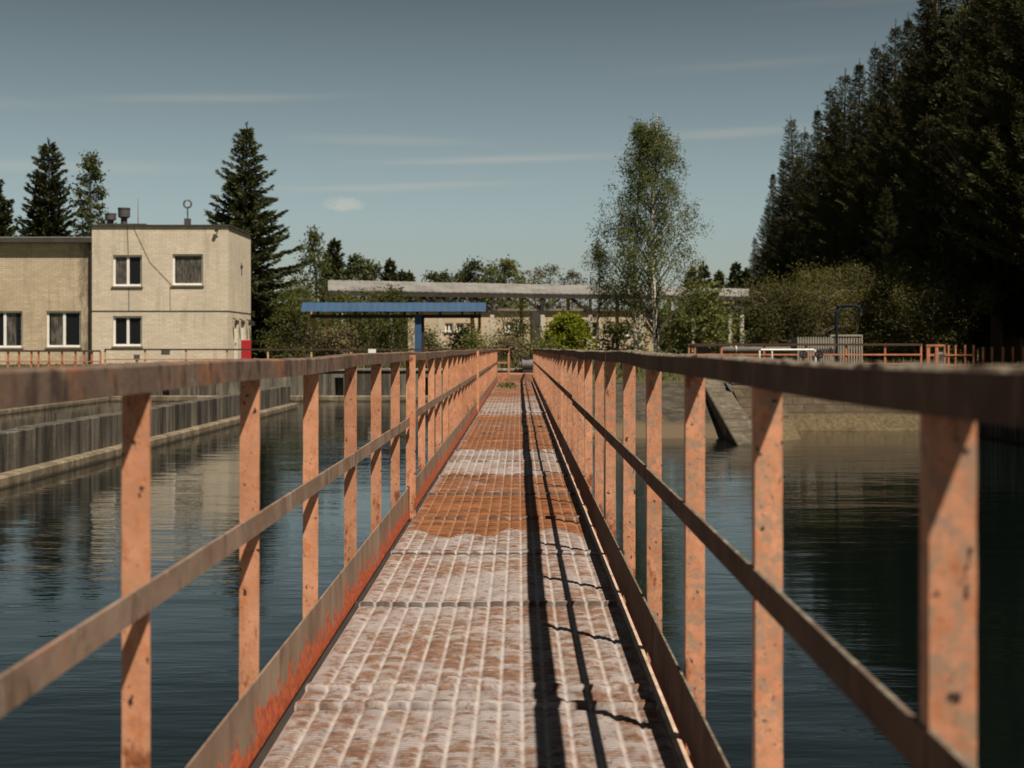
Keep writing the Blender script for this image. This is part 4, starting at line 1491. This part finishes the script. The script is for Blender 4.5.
# outline of the forest: crown tops as seen against the sky
for (px_, py_, d) in [(757, 236, 150), (766, 205, 146), (776, 172, 140), (786, 158, 136), (797, 116, 122), (806, 128, 128), (815, 108, 118), (828, 88, 110), (838, 98, 114), (847, 70, 104),
                      (858, 62, 100), (870, 44, 96), (879, 50, 100), (893, 22, 88), (905, 14, 86), (917, -6, 80), (926, -18, 78), (940, -40, 74)]:
    spots.append((ax(px_, d), d, treeH(py_, d)))
named = len(spots)
rf = random.Random(9)
for (d, px_, hh) in [(72, 968, 22), (70, 1010, 22), (66, 1045, 22), (78, 985, 22), (60, 1090, 21), (82, 955, 21), (90, 930, 21), (74, 1030, 23), (64, 1010, 17), (68, 958, 15), (76, 918, 16), (86, 892, 16), (70, 890, 9), (96, 860, 15), (104, 840, 15), (112, 818, 13), (122, 800, 12), (128, 782, 11),
                     (135, 768, 9), (118, 775, 6), (92, 835, 10), (88, 858, 11), (66, 935, 12), (62, 990, 13), (58, 1040, 14), (84, 1000, 23), (95, 965, 23), (108, 915, 22), (100, 945, 23), (120, 860, 20), (80, 1060, 24)]:
    spots.append((ax(px_, d), d, hh))
for k in range(34):
    y_ = rf.uniform(4, 66)
    spots.append((rf.uniform(17.5, 34) + max(0, (y_ - 40) * .12), y_, rf.uniform(16, 22)))
for i, (x, y_, hh) in enumerate(spots):
    k = i % 5 if i >= named else (0, 2, 1, 3)[i % 4]
    H, gen = protos[k]
    loc = (x, y_, GROUND - .05)
    sc_ = hh / H
    if k not in [r_[0] for r_ in roots]:
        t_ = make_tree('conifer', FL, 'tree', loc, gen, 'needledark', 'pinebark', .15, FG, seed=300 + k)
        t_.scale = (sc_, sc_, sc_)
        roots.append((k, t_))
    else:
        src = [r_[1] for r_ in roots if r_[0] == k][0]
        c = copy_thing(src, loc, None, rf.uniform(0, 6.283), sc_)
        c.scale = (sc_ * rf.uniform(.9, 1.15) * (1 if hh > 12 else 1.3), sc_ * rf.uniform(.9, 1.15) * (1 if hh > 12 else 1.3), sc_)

# the pale bare tree at the forest's edge
mb, C, D, L, tw_ = broadleaf(333, 16.5, 2.0, 1.8, .25, 120, 9, .2, .5, 'birch', .3, trunk_r=.11)
make_tree('bare_birch', 'slender pale bare tree leaning before the dark forest', 'tree', ground_loc(966, 62), (mb, C, D, L, tw_), 'willow', 'bare', .25, seed=333)

# grass
rg = random.Random(12)
C, D, L = [], [], []
def grass_patch(n, x0, x1, y0, y1, h0, h1):
    for i in range(n):
        C.append((rg.uniform(x0, x1), rg.uniform(y0, y1), GROUND - .02))
        D.append((rg.gauss(0, .3), rg.gauss(0, .3), 1))
        L.append(rg.uniform(h0, h1))
grass_patch(9000, -9, 1.2, 49.5, 62, .2, .55)
grass_patch(5000, 1.3, 16, 48, 64, .2, .55)
grass_patch(3500, -24, -9, 50, 66, .08, .22)
grass_patch(5000, 4.8, 24, 33.8, 54, .12, .4)
grass_patch(500, 1.7, 4.6, 34.5, 48, .08, .2)
L = np.array(L)
tag(leafmesh('grass', C, D, L, L * .06 + .008, M['grass'], seed=90), 'rough dry and green grass along the far banks', 'grass', kind='stuff')

# ------------------------------------------------------------------ sky and sun
SUN = Vector((.41, -.478, 1.05)).normalized()
elev = math.asin(SUN.z)
rot = math.atan2(SUN.x, SUN.y)
wd = bpy.data.worlds.new('World')
S.world = wd
wd.use_nodes = True
nt = wd.node_tree
nt.nodes.clear()
wn = nt.nodes.new
out = wn('ShaderNodeOutputWorld')
bg = wn('ShaderNodeBackground')
sky = wn('ShaderNodeTexSky')
sky.sky_type = 'NISHITA'
sky.sun_disc = False
sky.sun_elevation = elev
sky.sun_rotation = rot
sky.air_density = 1.0
sky.dust_density = 1.6
sky.ozone_density = 1.0
hs = wn('ShaderNodeHueSaturation')
hs.inputs['Hue'].default_value = .47
hs.inputs['Saturation'].default_value = .55
hs.inputs['Value'].default_value = 1.0
nt.links.new(sky.outputs[0], hs.inputs['Color'])
tc = wn('ShaderNodeTexCoord')
# thin streaks of high cloud
sp = wn('ShaderNodeSeparateXYZ'); nt.links.new(tc.outputs['Generated'], sp.inputs[0])
def wm_(op, a, b=0.0):
    nd = wn('ShaderNodeMath'); nd.operation = op
    for s_, v in zip(nd.inputs, (a, b)):
        if hasattr(v, 'is_output'): nt.links.new(v, s_)
        else: s_.default_value = v
    return nd.outputs[0]
az_ = wm_('ARCTAN2', sp.outputs[0], sp.outputs[1])
el_ = sp.outputs[2]
nzs = wn('ShaderNodeTexNoise'); nzs.inputs['Scale'].default_value = 1.0; nzs.inputs['Detail'].default_value = 6; nzs.inputs['Roughness'].default_value = .6
cbs = wn('ShaderNodeCombineXYZ')
nt.links.new(wm_('MULTIPLY', az_, 14.0), cbs.inputs[0]); nt.links.new(wm_('MULTIPLY', el_, 170.0), cbs.inputs[1])
nt.links.new(cbs.outputs[0], nzs.inputs['Vector'])
warp = wm_('SUBTRACT', nzs.outputs['Fac'], .5)
fac = None
for (a0, e0, la, le, sl_, st_) in [(-.213, .172, .075, .0026, .045, .40), (-.095, .146, .060, .0030, -.01, .26), (-.012, .1335, .080, .0024, .03, .42),
                                   (-.085, .114, .080, .0024, .035, .30), (.150, .150, .055, .0034, .04, .34), (.165, .196, .065, .0036, .03, .20),
                                   (-.33, .122, .10, .0040, .02, .26), (.35, .13, .10, .004, .03, .3), (-.45, .16, .12, .004, .02, .3), (.27, .235, .09, .003, .02, .15)]:
    da_ = wm_('SUBTRACT', az_, a0)
    u_ = wm_('DIVIDE', da_, la)
    v_ = wm_('ADD', wm_('DIVIDE', wm_('SUBTRACT', wm_('SUBTRACT', el_, e0), wm_('MULTIPLY', da_, sl_)), le), wm_('MULTIPLY', warp, 1.6))
    r2 = wm_('ADD', wm_('MULTIPLY', u_, u_), wm_('MULTIPLY', v_, v_))
    g_ = wm_('MULTIPLY', wm_('POWER', 2.718, wm_('MULTIPLY', r2, -1.0)), st_ * .75)
    fac = g_ if fac is None else wm_('MAXIMUM', fac, g_)
# one small cumulus
cd = at(343, 204, 1.0) - Vector((0, 0, CAMZ)); cd.normalize()
da = wm_('DIVIDE', wm_('SUBTRACT', az_, math.atan2(cd.x, cd.y)), .016)
de = wm_('DIVIDE', wm_('SUBTRACT', el_, cd.z), .0055)
nz2 = wn('ShaderNodeTexNoise'); nz2.inputs['Scale'].default_value = 150; nz2.inputs['Detail'].default_value = 4
nt.links.new(tc.outputs['Generated'], nz2.inputs['Vector'])
dd = wm_('ADD', wm_('ADD', wm_('MULTIPLY', da, da), wm_('MULTIPLY', de, de)), wm_('MULTIPLY', wm_('SUBTRACT', nz2.outputs['Fac'], .5), 2.4))
rp2 = wn('ShaderNodeValToRGB'); rp2.color_ramp.elements[0].color = (.42, .42, .42, 1); rp2.color_ramp.elements[0].position = .15; rp2.color_ramp.elements[1].position = 1.0; rp2.color_ramp.elements[1].color = (0, 0, 0, 1)
nt.links.new(dd, rp2.inputs[0])
fac = wm_('MAXIMUM', fac, rp2.outputs[0])
mx = wn('ShaderNodeMix'); mx.data_type = 'RGBA'
nt.links.new(fac, mx.inputs[0]); nt.links.new(hs.outputs[0], mx.inputs[6])
mx.inputs[7].default_value = (8.2, 7.0, 6.2, 1)
deep = wn('ShaderNodeValToRGB')   # sky deepens above the horizon; unseen upper part darkened to deepen the shadows
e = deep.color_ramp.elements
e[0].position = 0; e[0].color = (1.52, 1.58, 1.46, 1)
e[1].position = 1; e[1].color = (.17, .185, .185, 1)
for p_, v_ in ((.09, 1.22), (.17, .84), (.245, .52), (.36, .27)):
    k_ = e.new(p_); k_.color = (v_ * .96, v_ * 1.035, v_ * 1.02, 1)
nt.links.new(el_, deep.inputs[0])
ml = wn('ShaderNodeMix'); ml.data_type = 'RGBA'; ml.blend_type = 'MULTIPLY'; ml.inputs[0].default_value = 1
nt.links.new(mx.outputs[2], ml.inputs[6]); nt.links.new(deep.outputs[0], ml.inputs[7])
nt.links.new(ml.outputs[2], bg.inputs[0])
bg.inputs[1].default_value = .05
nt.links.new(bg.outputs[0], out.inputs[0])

sl = bpy.data.lights.new('Sun', 'SUN')
sl.energy = 5.0
sl.angle = R(.53)
sl.color = (1.0, .90, .76)
so = bpy.data.objects.new('Sun', sl)
COL.objects.link(so)
so.location = (20, -25, 60)
so.rotation_euler = (-SUN).to_track_quat('-Z', 'Y').to_euler()

# ------------------------------------------------------------------ camera
cam = bpy.data.cameras.new('Camera')
cam.sensor_width = 36
cam.lens = F / 1024 * 36
cam.shift_x = (512 - CX) / 1024
cam.shift_y = (CY - 384) / 1024
cam.clip_start = .05
cam.clip_end = 6000
cam.dof.use_dof = True
cam.dof.focus_distance = 8.5
cam.dof.aperture_fstop = 4.8
co = bpy.data.objects.new('Camera', cam)
COL.objects.link(co)
co.location = (0, 0, CAMZ)
co.rotation_euler = (R(90), 0, 0)
S.camera = co

S.view_settings.view_transform = 'Standard'
S.view_settings.look = 'None'
S.view_settings.gamma = 1
S.view_settings.exposure = 0.45
S.cycles.use_denoising = True
S.cycles.max_bounces = 6
S.cycles.diffuse_bounces = 2
S.cycles.glossy_bounces = 3
S.cycles.caustics_reflective = False
S.cycles.caustics_refractive = False
